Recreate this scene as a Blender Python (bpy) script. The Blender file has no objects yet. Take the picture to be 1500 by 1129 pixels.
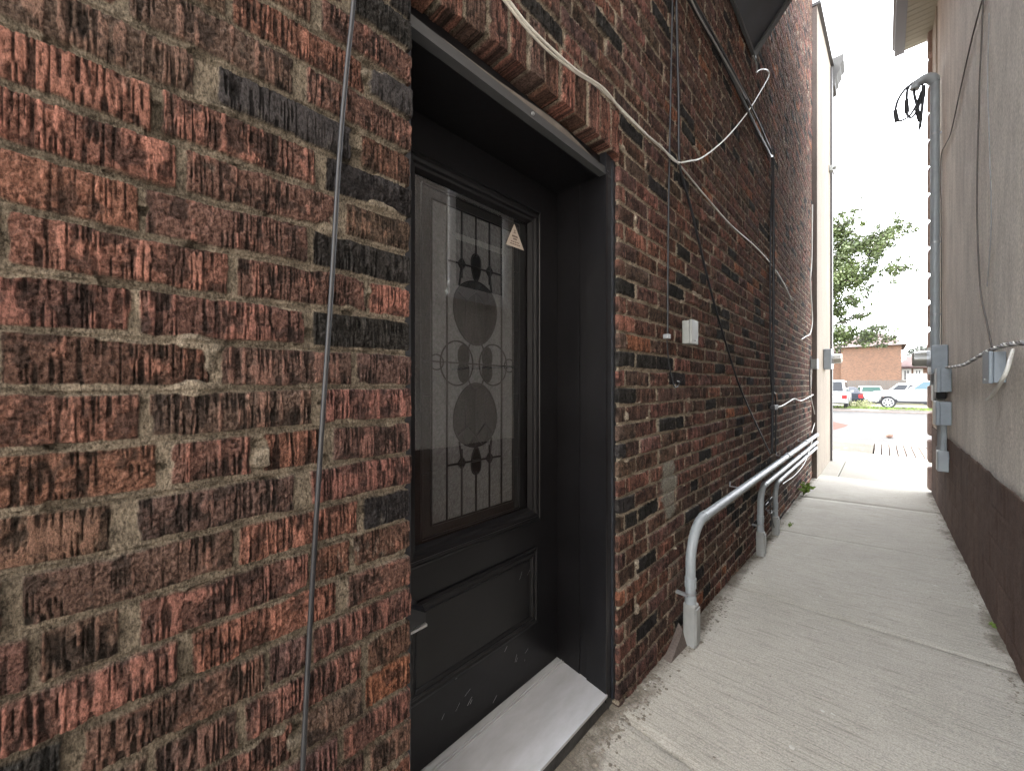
import bpy, bmesh, math, random
import numpy as np
from mathutils import Vector, Matrix
R = math.radians
random.seed(7)
rng = np.random.default_rng(11)
sc = bpy.context.scene
COL = sc.collection

# ------------------------------------------------------------------ camera
CX, CY, CZ = 0.85, 0.0, 1.5
FPX = 565.0
YAW = math.atan2(543.0, FPX)
SN, CS = math.sin(YAW), math.cos(YAW)
def ray(px, py):
    u = (px-750.0)/FPX; v = (564.5-py)/FPX
    return (-SN+CS*u, CS+SN*u, v)
def atx(px, py, X):
    d = ray(px, py); t = (X-CX)/d[0]
    return Vector((X, d[1]*t, CZ+d[2]*t))
def aty(px, py, Y):
    d = ray(px, py); t = Y/d[1]
    return Vector((CX+d[0]*t, Y, CZ+d[2]*t))
def atz(px, py, Z):
    d = ray(px, py); t = (Z-CZ)/d[2]
    return Vector((CX+d[0]*t, d[1]*t, Z))
cd = bpy.data.cameras.new('camera'); cam = bpy.data.objects.new('camera', cd); COL.objects.link(cam)
cam.location = (CX, CY, CZ); cam.rotation_euler = (R(90), 0, YAW)
cd.sensor_width = 36; cd.lens = 36*FPX/1500; cd.clip_end = 2000; cd.clip_start = 0.02
sc.camera = cam

# ------------------------------------------------------------------ materials
def mat(name, col, rough=0.6, metal=0.0, var=0.0, vscale=8.0, vstretch=(1,1,1), bump=0.0, bscale=60.0,
        bstretch=(1,1,1), col2=None, spec=0.5, bdist=0.01, detail=6.0, coat=0.0):
    m = bpy.data.materials.new(name); m.use_nodes = True
    nt = m.node_tree; N = nt.nodes; L = nt.links
    b = N['Principled BSDF']
    b.inputs['Base Color'].default_value = (*col, 1); b.inputs['Roughness'].default_value = rough
    b.inputs['Metallic'].default_value = metal; b.inputs['Specular IOR Level'].default_value = spec
    if coat: b.inputs['Coat Weight'].default_value = coat
    tc = N.new('ShaderNodeTexCoord')
    if var > 0 or col2:
        mp = N.new('ShaderNodeMapping'); mp.inputs['Scale'].default_value = vstretch
        L.new(tc.outputs['Object'], mp.inputs['Vector'])
        nz = N.new('ShaderNodeTexNoise'); nz.inputs['Scale'].default_value = vscale; nz.inputs['Detail'].default_value = detail
        nz.inputs['Roughness'].default_value = 0.65
        L.new(mp.outputs[0], nz.inputs['Vector'])
        rp = N.new('ShaderNodeValToRGB')
        c2 = col2 if col2 else tuple(c*(1-var) for c in col)
        c1 = col if col2 else tuple(min(1, c*(1+var)) for c in col)
        rp.color_ramp.elements[0].position = 0.3; rp.color_ramp.elements[1].position = 0.7
        rp.color_ramp.elements[0].color = (*c2, 1); rp.color_ramp.elements[1].color = (*c1, 1)
        L.new(nz.outputs['Fac'], rp.inputs['Fac']); L.new(rp.outputs[0], b.inputs['Base Color'])
    if bump > 0:
        mp = N.new('ShaderNodeMapping'); mp.inputs['Scale'].default_value = bstretch
        L.new(tc.outputs['Object'], mp.inputs['Vector'])
        nz = N.new('ShaderNodeTexNoise'); nz.inputs['Scale'].default_value = bscale; nz.inputs['Detail'].default_value = 5
        L.new(mp.outputs[0], nz.inputs['Vector'])
        bp = N.new('ShaderNodeBump'); bp.inputs['Strength'].default_value = bump; bp.inputs['Distance'].default_value = bdist
        L.new(nz.outputs['Fac'], bp.inputs['Height']); L.new(bp.outputs[0], b.inputs['Normal'])
    return m

def brick_material():
    m = bpy.data.materials.new('rug_brick'); m.use_nodes = True
    nt = m.node_tree; N = nt.nodes; L = nt.links; b = N['Principled BSDF']
    b.inputs['Roughness'].default_value = 0.95; b.inputs['Specular IOR Level'].default_value = 0.12
    at = N.new('ShaderNodeAttribute'); at.attribute_name = 'Col'
    tc = N.new('ShaderNodeTexCoord')
    mp = N.new('ShaderNodeMapping'); mp.inputs['Scale'].default_value = (1, 1.6, 0.8)
    L.new(tc.outputs['Object'], mp.inputs['Vector'])
    n1 = N.new('ShaderNodeTexNoise'); n1.inputs['Scale'].default_value = 210; n1.inputs['Detail'].default_value = 6; n1.inputs['Roughness'].default_value = 0.7
    L.new(mp.outputs[0], n1.inputs['Vector'])
    mr = N.new('ShaderNodeMapRange'); mr.inputs['From Min'].default_value = 0.3; mr.inputs['From Max'].default_value = 0.7
    mr.inputs['To Min'].default_value = 0.38; mr.inputs['To Max'].default_value = 1.62
    L.new(n1.outputs['Fac'], mr.inputs['Value'])
    mx = N.new('ShaderNodeVectorMath'); mx.operation = 'SCALE'
    L.new(at.outputs['Color'], mx.inputs[0]); L.new(mr.outputs[0], mx.inputs['Scale'])
    mp2 = N.new('ShaderNodeMapping'); mp2.inputs['Scale'].default_value = (1, 1.5, .75); L.new(tc.outputs['Object'], mp2.inputs['Vector'])
    n2 = N.new('ShaderNodeTexNoise'); n2.inputs['Scale'].default_value = 120; n2.inputs['Detail'].default_value = 8; n2.inputs['Roughness'].default_value = 0.8
    L.new(mp2.outputs[0], n2.inputs['Vector'])
    m2 = N.new('ShaderNodeMapRange'); m2.inputs['From Min'].default_value = .4; m2.inputs['From Max'].default_value = .53
    m2.inputs['To Min'].default_value = .38; m2.inputs['To Max'].default_value = 1.06; L.new(n2.outputs['Fac'], m2.inputs['Value'])
    mx2 = N.new('ShaderNodeVectorMath'); mx2.operation = 'SCALE'; L.new(mx.outputs[0], mx2.inputs[0]); L.new(m2.outputs[0], mx2.inputs['Scale'])
    L.new(mx2.outputs[0], b.inputs['Base Color'])
    bp = N.new('ShaderNodeBump'); bp.inputs['Strength'].default_value = 1.0; bp.inputs['Distance'].default_value = 0.009
    L.new(n1.outputs['Fac'], bp.inputs['Height']); L.new(bp.outputs[0], b.inputs['Normal'])
    return m

def concrete_material(name, c1, c2, broom=True):
    m = bpy.data.materials.new(name); m.use_nodes = True
    nt = m.node_tree; N = nt.nodes; L = nt.links; b = N['Principled BSDF']
    b.inputs['Roughness'].default_value = 0.9; b.inputs['Specular IOR Level'].default_value = 0.25
    tc = N.new('ShaderNodeTexCoord')
    def noise(scale, stretch=(1,1,1), detail=6, rot=0, rough=0.6):
        mp = N.new('ShaderNodeMapping'); mp.inputs['Scale'].default_value = stretch; mp.inputs['Rotation'].default_value = (0,0,rot)
        L.new(tc.outputs['Object'], mp.inputs['Vector'])
        n = N.new('ShaderNodeTexNoise'); n.inputs['Scale'].default_value = scale; n.inputs['Detail'].default_value = detail
        n.inputs['Roughness'].default_value = rough
        L.new(mp.outputs[0], n.inputs['Vector']); return n
    def ramp(n, p0, p1, a, c):
        r = N.new('ShaderNodeValToRGB'); r.color_ramp.elements[0].position = p0; r.color_ramp.elements[1].position = p1
        r.color_ramp.elements[0].color = (*a, 1); r.color_ramp.elements[1].color = (*c, 1)
        L.new(n.outputs['Fac'], r.inputs['Fac']); return r
    def mul(a, c, f=1.0):
        x = N.new('ShaderNodeMix'); x.data_type = 'RGBA'; x.blend_type = 'MULTIPLY'; x.inputs[0].default_value = f
        L.new(a, x.inputs[6]); L.new(c, x.inputs[7]); return x.outputs[2]
    big = noise(1.3, detail=5); col = ramp(big, 0.32, 0.68, c2, c1).outputs[0]
    bn = noise(1.0, (5, 120, 1), 4, R(-4))
    sp = noise(160, detail=4, rough=0.75)
    pit = noise(70, detail=3, rough=0.8)
    col = mul(col, ramp(sp, 0.3, 0.62, (.55,.55,.56), (1.12,1.1,1.06)).outputs[0])
    if broom:                # grime gathered along both edges of the path
        sx = N.new('ShaderNodeSeparateXYZ'); L.new(tc.outputs['Object'], sx.inputs[0])
        ab = N.new('ShaderNodeMath'); ab.operation = 'ABSOLUTE'; L.new(sx.outputs['X'], ab.inputs[0])
        em = N.new('ShaderNodeMapRange'); em.inputs['From Min'].default_value = .54; em.inputs['From Max'].default_value = .7; L.new(ab.outputs[0], em.inputs['Value'])
        gn = noise(4.5, (1,.7,1), 7, 0, .7)
        sm = N.new('ShaderNodeMath'); sm.operation = 'MULTIPLY_ADD'; sm.inputs[1].default_value = .42; L.new(em.outputs[0], sm.inputs[0]); L.new(gn.outputs['Fac'], sm.inputs[2])
        gr = N.new('ShaderNodeValToRGB'); gr.color_ramp.elements[0].position = .7; gr.color_ramp.elements[1].position = .86
        gr.color_ramp.elements[0].color = (1,1,1,1); gr.color_ramp.elements[1].color = (.42,.39,.36,1); L.new(sm.outputs[0], gr.inputs['Fac'])
        col = mul(col, gr.outputs[0])
        pn = noise(.9, (1,1,1), 6, .5, .7); col = mul(col, ramp(pn, .36, .5, (.9,.9,.89), (1,1,1)).outputs[0])
    if broom: col = mul(col, ramp(bn, 0.35, 0.5, (.66,.65,.63), (1,1,1)).outputs[0], 0.8)
    col = mul(col, ramp(pit, 0.27, 0.33, (.35,.33,.3), (1,1,1)).outputs[0])
    L.new(col, b.inputs['Base Color'])
    ad = N.new('ShaderNodeMath'); ad.operation = 'ADD'
    L.new(bn.outputs['Fac'], ad.inputs[0]); L.new(sp.outputs['Fac'], ad.inputs[1])
    bp = N.new('ShaderNodeBump'); bp.inputs['Strength'].default_value = 0.55; bp.inputs['Distance'].default_value = 0.006
    L.new(ad.outputs[0] if broom else sp.outputs['Fac'], bp.inputs['Height']); L.new(bp.outputs[0], b.inputs['Normal'])
    return m

def stucco_material(name, c1, c2, streak=0.35, gscale=150, bump=0.5, streakcol=(.55,.53,.52)):
    m = bpy.data.materials.new(name); m.use_nodes = True
    nt = m.node_tree; N = nt.nodes; L = nt.links; b = N['Principled BSDF']
    b.inputs['Roughness'].default_value = 0.92; b.inputs['Specular IOR Level'].default_value = 0.2
    tc = N.new('ShaderNodeTexCoord')
    def noise(scale, stretch, detail=6, rough=0.6):
        mp = N.new('ShaderNodeMapping'); mp.inputs['Scale'].default_value = stretch
        L.new(tc.outputs['Object'], mp.inputs['Vector'])
        n = N.new('ShaderNodeTexNoise'); n.inputs['Scale'].default_value = scale; n.inputs['Detail'].default_value = detail
        n.inputs['Roughness'].default_value = rough
        L.new(mp.outputs[0], n.inputs['Vector']); return n
    big = noise(1.1, (1,1,.7)); st = noise(4.5, (1,1,.3), 8, .75); gr = noise(gscale, (1,1,1), 5, .75)
    r0 = N.new('ShaderNodeValToRGB'); r0.color_ramp.elements[0].position=.33; r0.color_ramp.elements[1].position=.67
    r0.color_ramp.elements[0].color=(*c2,1); r0.color_ramp.elements[1].color=(*c1,1); L.new(big.outputs['Fac'], r0.inputs['Fac'])
    r1 = N.new('ShaderNodeValToRGB'); r1.color_ramp.elements[0].position=.36; r1.color_ramp.elements[1].position=.6
    r1.color_ramp.elements[0].color=(*streakcol,1); r1.color_ramp.elements[1].color=(1.06,1.06,1.06,1); L.new(st.outputs['Fac'], r1.inputs['Fac'])
    r2 = N.new('ShaderNodeValToRGB'); r2.color_ramp.elements[0].position=.3; r2.color_ramp.elements[1].position=.7
    r2.color_ramp.elements[0].color=(.55,.54,.53,1); r2.color_ramp.elements[1].color=(1.28,1.28,1.28,1); L.new(gr.outputs['Fac'], r2.inputs['Fac'])
    x = N.new('ShaderNodeMix'); x.data_type='RGBA'; x.blend_type='MULTIPLY'; x.inputs[0].default_value=streak
    L.new(r0.outputs[0], x.inputs[6]); L.new(r1.outputs[0], x.inputs[7])
    y = N.new('ShaderNodeMix'); y.data_type='RGBA'; y.blend_type='MULTIPLY'; y.inputs[0].default_value=.8
    L.new(x.outputs[2], y.inputs[6]); L.new(r2.outputs[0], y.inputs[7]); L.new(y.outputs[2], b.inputs['Base Color'])
    bp = N.new('ShaderNodeBump'); bp.inputs['Strength'].default_value=bump; bp.inputs['Distance'].default_value=.006
    L.new(gr.outputs['Fac'], bp.inputs['Height']); L.new(bp.outputs[0], b.inputs['Normal'])
    return m

def far_brick_material(c1, c2, mortar, scale):
    m = bpy.data.materials.new('far_house_brick'); m.use_nodes = True
    nt = m.node_tree; N = nt.nodes; L = nt.links; b = N['Principled BSDF']; b.inputs['Roughness'].default_value=.9
    tc = N.new('ShaderNodeTexCoord'); sx = N.new('ShaderNodeSeparateXYZ'); cx = N.new('ShaderNodeCombineXYZ')
    L.new(tc.outputs['Object'], sx.inputs[0]); L.new(sx.outputs['Z'], cx.inputs['Y'])
    ad = N.new('ShaderNodeMath'); L.new(sx.outputs['X'], ad.inputs[0]); L.new(sx.outputs['Y'], ad.inputs[1]); L.new(ad.outputs[0], cx.inputs['X'])
    t = N.new('ShaderNodeTexBrick'); t.inputs['Scale'].default_value = scale; t.inputs['Color1'].default_value=(*c1,1)
    t.inputs['Color2'].default_value=(*c2,1); t.inputs['Mortar'].default_value=(*mortar,1); t.inputs['Mortar Size'].default_value=.03
    t.inputs['Bias'].default_value = -.1
    L.new(cx.outputs[0], t.inputs['Vector']); L.new(t.outputs[0], b.inputs['Base Color'])
    return m

def glass_material(name, tint=(1,1,1), ior=1.45, rough=0.0):
    m = bpy.data.materials.new(name); m.use_nodes = True
    nt = m.node_tree; N = nt.nodes; L = nt.links
    for n in list(N):
        if n.type == 'BSDF_PRINCIPLED': N.remove(n)
    out = [n for n in N if n.type == 'OUTPUT_MATERIAL'][0]
    tr = N.new('ShaderNodeBsdfTransparent'); tr.inputs[0].default_value = (*tint, 1)
    gl = N.new('ShaderNodeBsdfGlossy'); gl.inputs['Roughness'].default_value = rough; gl.inputs['Color'].default_value=(.95,.95,.95,1)
    fr = N.new('ShaderNodeFresnel'); fr.inputs['IOR'].default_value = ior
    ge = N.new('ShaderNodeNewGeometry'); iv = N.new('ShaderNodeMath'); iv.operation = 'SUBTRACT'; iv.inputs[0].default_value = 1
    L.new(ge.outputs['Backfacing'], iv.inputs[1]); mu = N.new('ShaderNodeMath'); mu.operation = 'MULTIPLY'
    L.new(iv.outputs[0], mu.inputs[0]); L.new(fr.outputs[0], mu.inputs[1])
    mx = N.new('ShaderNodeMixShader'); L.new(mu.outputs[0], mx.inputs[0]); L.new(tr.outputs[0], mx.inputs[1]); L.new(gl.outputs[0], mx.inputs[2])
    L.new(mx.outputs[0], out.inputs['Surface'])
    return m

M = {}
M['brick'] = brick_material()
M['black_paint'] = mat('black_door_paint', (0.00744, 0.00744, 0.00868), .34, var=.25, vscale=5, bump=.12, bscale=40, bdist=.003, spec=.3)
M['black_trim'] = mat('black_metal_trim', (0.01426, 0.01555, 0.01944), .42, var=.3, vscale=14, bump=.15, bscale=80, bdist=.002)
M['fascia'] = mat('grey_brown_fascia', (0.1215, 0.1053, 0.09315), .75, var=.3, vscale=7, bump=.2, bscale=120, bdist=.003)
M['sill'] = mat('worn_aluminium_sill', (.48,.49,.51), .5, .1, col2=(.38,.385,.39), vscale=6, vstretch=(3,.9,1), bump=.05, bscale=60, bdist=.002)
M['sill_front'] = mat('dirty_sill_front', (.045,.045,.044), .8, var=.5, vscale=22, bump=.3, bscale=70)
M['cable_black'] = mat('black_cable_sheath', (.014,.015,.018), .38)
M['cable_white'] = mat('white_cable_sheath', (0.5022, 0.486, 0.4374), .45, var=.12, vscale=20)
M['cable_grey'] = mat('grey_cable_sheath', (0.243, 0.2349, 0.2268), .55, var=.25, vscale=20)
M['cable_brown'] = mat('brown_cable_sheath', (.09,.075,.065), .6)
M['pvc'] = mat('grey_pvc', (0.2754, 0.2997, 0.3119), .42, var=.14, vscale=5, bump=.06, bscale=30)
M['pvc_box'] = mat('weathered_grey_pvc', (0.2754, 0.2794, 0.2673), .55, var=.2, vscale=9, vstretch=(1,1,.4), bump=.1, bscale=60)
M['steel'] = mat('galvanised_steel', (0.324, 0.3321, 0.3402), .42, .6, var=.2, vscale=30)
M['box_grey'] = mat('grey_painted_steel', (0.2025, 0.2308, 0.2552), .5, var=.16, vscale=8, bump=.05, bscale=40)
M['box_pale'] = mat('pale_grey_plastic', (0.243, 0.2511, 0.2349), .5, var=.1, vscale=10)
M['meter_glass'] = mat('meter_cover', (0.243, 0.2349, 0.2025), .18, spec=.7)
M['dark'] = mat('dark_rubber', (.015,.015,.017), .6)
M['hood'] = mat('charcoal_sheet_metal', (0.0243, 0.02754, 0.03645), .45, var=.25, vscale=4)
M['hood_edge'] = mat('grey_flashing', (0.0486, 0.05022, 0.05346), .5)
M['stucco'] = stucco_material('grey_stucco', (.83,.76,.675), (.71,.65,.58), .55, 48, 1.0)
M['band'] = stucco_material('brown_painted_base', (.15,.097,.075), (.115,.076,.062), .6, 90, .5, (.55,.5,.5))
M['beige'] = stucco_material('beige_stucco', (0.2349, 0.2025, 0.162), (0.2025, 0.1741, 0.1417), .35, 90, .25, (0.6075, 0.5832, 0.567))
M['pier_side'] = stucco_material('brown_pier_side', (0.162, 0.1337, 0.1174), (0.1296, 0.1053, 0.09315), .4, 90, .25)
M['quoin'] = stucco_material('tan_quoin', (0.45, 0.325, 0.2812), (0.375, 0.275, 0.2375), .4, 90, .25)
M['corner'] = stucco_material('beige_corner', (.52,.45,.37), (.46,.4,.33), .5, 100, .3)
M['soffit'] = mat('cream_soffit', (0.3726, 0.3483, 0.2754), .6)
M['gutter'] = mat('grey_gutter', (0.2106, 0.2147, 0.2349), .5)
M['coping'] = mat('dark_coping', (0.0567, 0.05265, 0.05265), .5)
M['cornice'] = mat('grey_cornice', (.085,.083,.08), .8, var=.1, spec=.1)
M['concrete'] = concrete_material('alley_concrete', (.46,.44,.39), (.4,.38,.34))
M['pave'] = concrete_material('pale_sidewalk_concrete', (.31,.295,.255), (.26,.245,.215), False)
M['walk'] = concrete_material('sidewalk_concrete', (0.1944, 0.1798, 0.1539), (0.1539, 0.1426, 0.1215))
M['asphalt'] = concrete_material('worn_asphalt', (0.0567, 0.05508, 0.05427), (0.04374, 0.04293, 0.04212), False)
M['paver'] = mat('paver_stone', (0.162, 0.1296, 0.1094), .9, var=.2, vscale=6)
M['redpave'] = mat('red_paving', (.085,.05,.043), 1.0, var=.2, vscale=3, spec=0.0)
M['kerb'] = mat('kerb_stone', (0.1296, 0.1094, 0.0972), .9, var=.2, vscale=4)
M['lot'] = mat('lot_grass_dirt', (0.0486, 0.06075, 0.0162), .95, col2=(0.1377, 0.1174, 0.081), vscale=.9, vstretch=(.7,2.2,1), bump=.3, bscale=12)
M['earth'] = mat('ground_earth', (.2,.19,.15), .95, var=.3, vscale=.2)
M['debris'] = mat('dirt_and_leaf_bits', (0.2754, 0.243, 0.1944), .9, col2=(0.0972, 0.081, 0.0648), vscale=40)
M['paper'] = mat('pale_scrap', (0.486, 0.4698, 0.4212), .8)
M['weed'] = mat('weed_leaf', (0.162, 0.243, 0.0243), .55, col2=(0.0729, 0.1296, 0.0162), vscale=25)
M['leaf'] = mat('tree_leaf', (0.06885, 0.09315, 0.01782), .6, col2=(0.02268, 0.03645, 0.00972), vscale=.9)
M['leaf_far'] = mat('far_leaf', (0.0243, 0.02916, 0.02025), .7, var=.4, vscale=.8)
M['bark'] = mat('bark', (.1,.085,.07), .9, var=.3, vscale=6, bump=.4, bscale=20)
M['far_brick'] = far_brick_material((0.115, 0.053, 0.029), (0.05, 0.022, 0.013), (0.115, 0.08, 0.055), 3.2)
M['far_roof'] = mat('far_shingle', (0.0567, 0.03402, 0.0324), .9, var=.2, vscale=2)
M['far_white'] = mat('white_siding', (0.324, 0.3159, 0.2997), .7)
M['far_trim'] = mat('far_eave', (.16,.13,.125), .7)
M['fence'] = mat('weathered_board', (0.0729, 0.0648, 0.05832), .9, var=.25, vscale=3, vstretch=(8,8,.5))
M['car_white'] = mat('white_car_paint', (0.3402, 0.3483, 0.3402), .3, coat=.3)
M['car_navy'] = mat('dark_blue_car_paint', (0.00972, 0.01296, 0.02106), .4, spec=.3)
M['car_orange'] = mat('orange_car_paint', (0.243, 0.0486, 0.00972), .4, spec=.3)
M['car_glass'] = mat('car_glass', (.012,.014,.018), .12, spec=.25)
M['car_glass_blue'] = mat('car_glass_blue', (.05,.09,.11), .12, spec=.3)
M['car_glass_green'] = mat('car_glass_green', (.008,.028,.022), .15, spec=.2)
M['tyre'] = mat('tyre_rubber', (.018,.018,.02), .8)
M['rim'] = mat('alloy_rim', (.55,.55,.56), .3, .7)
M['lamp_red'] = mat('tail_lamp_red', (.5,.02,.02), .2)
M['lamp_clear'] = mat('head_lamp_clear', (.6,.6,.58), .15)
M['plastic'] = mat('dark_car_plastic', (.03,.03,.035), .6)
M['sticker'] = mat('sticker_paper', (0.4455, 0.3807, 0.324), .6, var=.06, vscale=30)
M['ink'] = mat('sticker_ink', (.09,.06,.05), .7)
M['came'] = mat('lead_came', (.006,.006,.007), .45, spec=.2)
M['dark_glass'] = mat('dark_art_glass', (.004,.004,.005), .4, bump=.3, bscale=120, bdist=.002, spec=.1)
M['grey_glass'] = mat('smoked_art_glass', (.012,.012,.012), .45, bump=.6, bscale=160, bdist=.003, spec=.15)
M['text_glass'] = mat('textured_privacy_glass', (.078,.08,.081), .35, var=.45, vscale=75, bump=1.0, bscale=95, bdist=.008)
M['clear'] = glass_material('clear_cover_glass', ior=1.9)
M['win_white'] = mat('white_window_frame', (.75,.74,.72), .5)
M['win_glass'] = mat('dark_window_glass', (.03,.035,.04), .05, spec=.8)
M['brown_ball'] = mat('brown_scuffed_rubber', (.2,.12,.09), .8, var=.3, vscale=10)

# ------------------------------------------------------------------ object helpers
def tag(o, label=None, cat=None, group=None, kind=None):
    if label: o['label'] = label
    if cat: o['category'] = cat
    if group: o['group'] = group
    if kind: o['kind'] = kind
    return o
def empty(name, loc=(0,0,0), rz=0):
    o = bpy.data.objects.new(name, None); COL.objects.link(o); o.location = loc; o.rotation_euler = (0,0,rz)
    o.empty_display_size = .05
    return o
def wloc(o):
    v = Vector((0,0,0))
    while o: v += o.location; o = o.parent
    return v
class MB:
    def __init__(s): s.v = []; s.f = []; s.sm = []
    def add(s, vs, fs, smooth=False):
        k = len(s.v); s.v += [tuple(p) for p in vs]
        for f in fs: s.f.append([i+k for i in f]); s.sm.append(smooth)
        return s
    def box(s, a, b, M4=None):
        x0,y0,z0 = (min(a[i],b[i]) for i in range(3)); x1,y1,z1 = (max(a[i],b[i]) for i in range(3))
        vs = [Vector(p) for p in ((x0,y0,z0),(x1,y0,z0),(x1,y1,z0),(x0,y1,z0),(x0,y0,z1),(x1,y0,z1),(x1,y1,z1),(x0,y1,z1))]
        if M4: vs = [M4 @ p for p in vs]
        return s.add(vs, [(0,3,2,1),(4,5,6,7),(0,1,5,4),(1,2,6,5),(2,3,7,6),(3,0,4,7)])
    def bbox(s, a, b, bev=.006, seg=2, M4=None):
        bm = bmesh.new(); bmesh.ops.create_cube(bm, size=1)
        c = [(a[i]+b[i])/2 for i in range(3)]; d = [abs(b[i]-a[i]) for i in range(3)]
        for v in bm.verts: v.co = Vector((c[0]+v.co.x*d[0], c[1]+v.co.y*d[1], c[2]+v.co.z*d[2]))
        bmesh.ops.bevel(bm, geom=bm.edges[:], offset=min(bev, min(d)*.45), segments=seg, affect='EDGES', profile=.5)
        return s.bm(bm, M4)
    def bm(s, bm, M4=None, smooth=False):
        bm.verts.index_update()
        vs = [(M4 @ v.co) if M4 else v.co.copy() for v in bm.verts]
        s.add(vs, [[v.index for v in f.verts] for f in bm.faces], smooth); bm.free(); return s
    def cyl(s, p0, p1, r0, r1=None, n=16, caps=True):
        r1 = r0 if r1 is None else r1; p0 = Vector(p0); p1 = Vector(p1); d = (p1-p0).normalized()
        a = d.orthogonal().normalized(); b = d.cross(a); vs = []
        for p, r in ((p0,r0),(p1,r1)):
            for i in range(n):
                t = 2*math.pi*i/n; vs.append(p+a*(r*math.cos(t))+b*(r*math.sin(t)))
        s.add(vs, [(i,(i+1)%n,n+(i+1)%n,n+i) for i in range(n)], True)
        if caps: s.add(vs[:n], [tuple(range(n-1,-1,-1))]); s.add(vs[n:], [tuple(range(n))])
        return s
    def tube(s, pts, r, n=8, caps=True):
        P = [Vector(p) for p in pts]; N = len(P)
        rr = r if hasattr(r, '__len__') else [r]*N
        T = [(P[min(i+1,N-1)]-P[max(i-1,0)]).normalized() for i in range(N)]
        a = T[0].orthogonal().normalized(); vs = []
        for i in range(N):
            a = (a - T[i]*a.dot(T[i]))
            a = a.normalized() if a.length > 1e-6 else T[i].orthogonal().normalized()
            b = T[i].cross(a)
            for k in range(n):
                t = 2*math.pi*k/n; vs.append(P[i]+(a*math.cos(t)+b*math.sin(t))*rr[i])
        fs = [(i*n+k, i*n+(k+1)%n, (i+1)*n+(k+1)%n, (i+1)*n+k) for i in range(N-1) for k in range(n)]
        s.add(vs, fs, True)
        if caps: s.add(vs[:n], [tuple(range(n-1,-1,-1))]); s.add(vs[-n:], [tuple(range(n))])
        return s
    def prism(s, poly, axis, a, b):
        """poly: list of 2-D points, extruded along axis from a to b"""
        def P(p, t):
            return {'x':(t,p[0],p[1]), 'y':(p[0],t,p[1]), 'z':(p[0],p[1],t)}[axis]
        n = len(poly); vs = [P(p,a) for p in poly]+[P(p,b) for p in poly]
        return s.add(vs, [tuple(range(n))[::-1], tuple(range(n,2*n))]+[(i,(i+1)%n,n+(i+1)%n,n+i) for i in range(n)])
    def build(s, name, m, parent=None, origin=None, fix=True):
        me = bpy.data.meshes.new(name)
        if parent is not None: og = wloc(parent)
        elif origin is not None: og = Vector(origin)
        else:
            V = np.array(s.v); og = Vector(((V[:,0].min()+V[:,0].max())/2, (V[:,1].min()+V[:,1].max())/2, V[:,2].min()))
        me.from_pydata([(p[0]-og.x, p[1]-og.y, p[2]-og.z) for p in s.v], [], s.f)
        me.polygons.foreach_set('use_smooth', s.sm); me.update()
        if fix:
            bm = bmesh.new(); bm.from_mesh(me); bmesh.ops.recalc_face_normals(bm, faces=bm.faces); bm.to_mesh(me); bm.free()
        me.materials.append(m)
        o = bpy.data.objects.new(name, me); COL.objects.link(o)
        if parent is not None: o.parent = parent
        else: o.location = og
        return o
def smooth_path(pts, per=8):
    P = [Vector(p) for p in pts]; out = []
    Q = [P[0]*2-P[1]]+P+[P[-1]*2-P[-2]]
    for i in range(1, len(Q)-2):
        a,b,c,d = Q[i-1],Q[i],Q[i+1],Q[i+2]
        for k in range(per):
            t = k/per
            out.append(.5*((2*b)+(c-a)*t+(2*a-5*b+4*c-d)*t*t+(3*b-a-3*c+d)*t**3))
    out.append(P[-1]); return out

# ------------------------------------------------------------------ brick height field
def h2(ix, iy, seed):
    h = (ix.astype(np.int64)*374761393 + iy.astype(np.int64)*668265263 + int(seed)*974634777) & 0xffffffff
    h = ((h ^ (h >> 13))*1274126177) & 0xffffffff
    h = ((h ^ (h >> 16))*2246822519) & 0xffffffff
    return ((h ^ (h >> 15)) & 0xffffff).astype(np.float32)/16777215.0
def vn(x, y, seed):
    ix = np.floor(x); iy = np.floor(y); fx = (x-ix).astype(np.float32); fy = (y-iy).astype(np.float32)
    fx = fx*fx*(3-2*fx); fy = fy*fy*(3-2*fy); ix = ix.astype(np.int64); iy = iy.astype(np.int64)
    a = h2(ix,iy,seed); b = h2(ix+1,iy,seed); c = h2(ix,iy+1,seed); d = h2(ix+1,iy+1,seed)
    return a+(b-a)*fx+(c-a)*fy+(a-b-c+d)*fx*fy
def fbm(x, y, seed, o=3):
    s = 0; a = .5; t = 0
    for i in range(o):
        s = s+a*vn(x*2**i+i*17.3, y*2**i+i*9.1, seed+i*31); t += a; a *= .55
    return s/t
def sst(a, b, x):
    t = np.clip((x-a)/(b-a), 0, 1); return t*t*(3-2*t)

CH = 0.0833; Z0 = 1.4955
#           skin                torn              groove
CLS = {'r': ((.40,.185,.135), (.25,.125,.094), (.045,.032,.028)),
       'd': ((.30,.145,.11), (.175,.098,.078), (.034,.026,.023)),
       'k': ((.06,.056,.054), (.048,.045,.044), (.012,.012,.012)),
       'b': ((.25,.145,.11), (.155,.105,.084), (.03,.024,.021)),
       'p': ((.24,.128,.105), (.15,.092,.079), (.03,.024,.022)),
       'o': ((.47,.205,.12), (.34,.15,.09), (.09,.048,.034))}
KEYS = 'rdkbpo'
def wy(px): return atx(px, 564, 0.0).y
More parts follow.
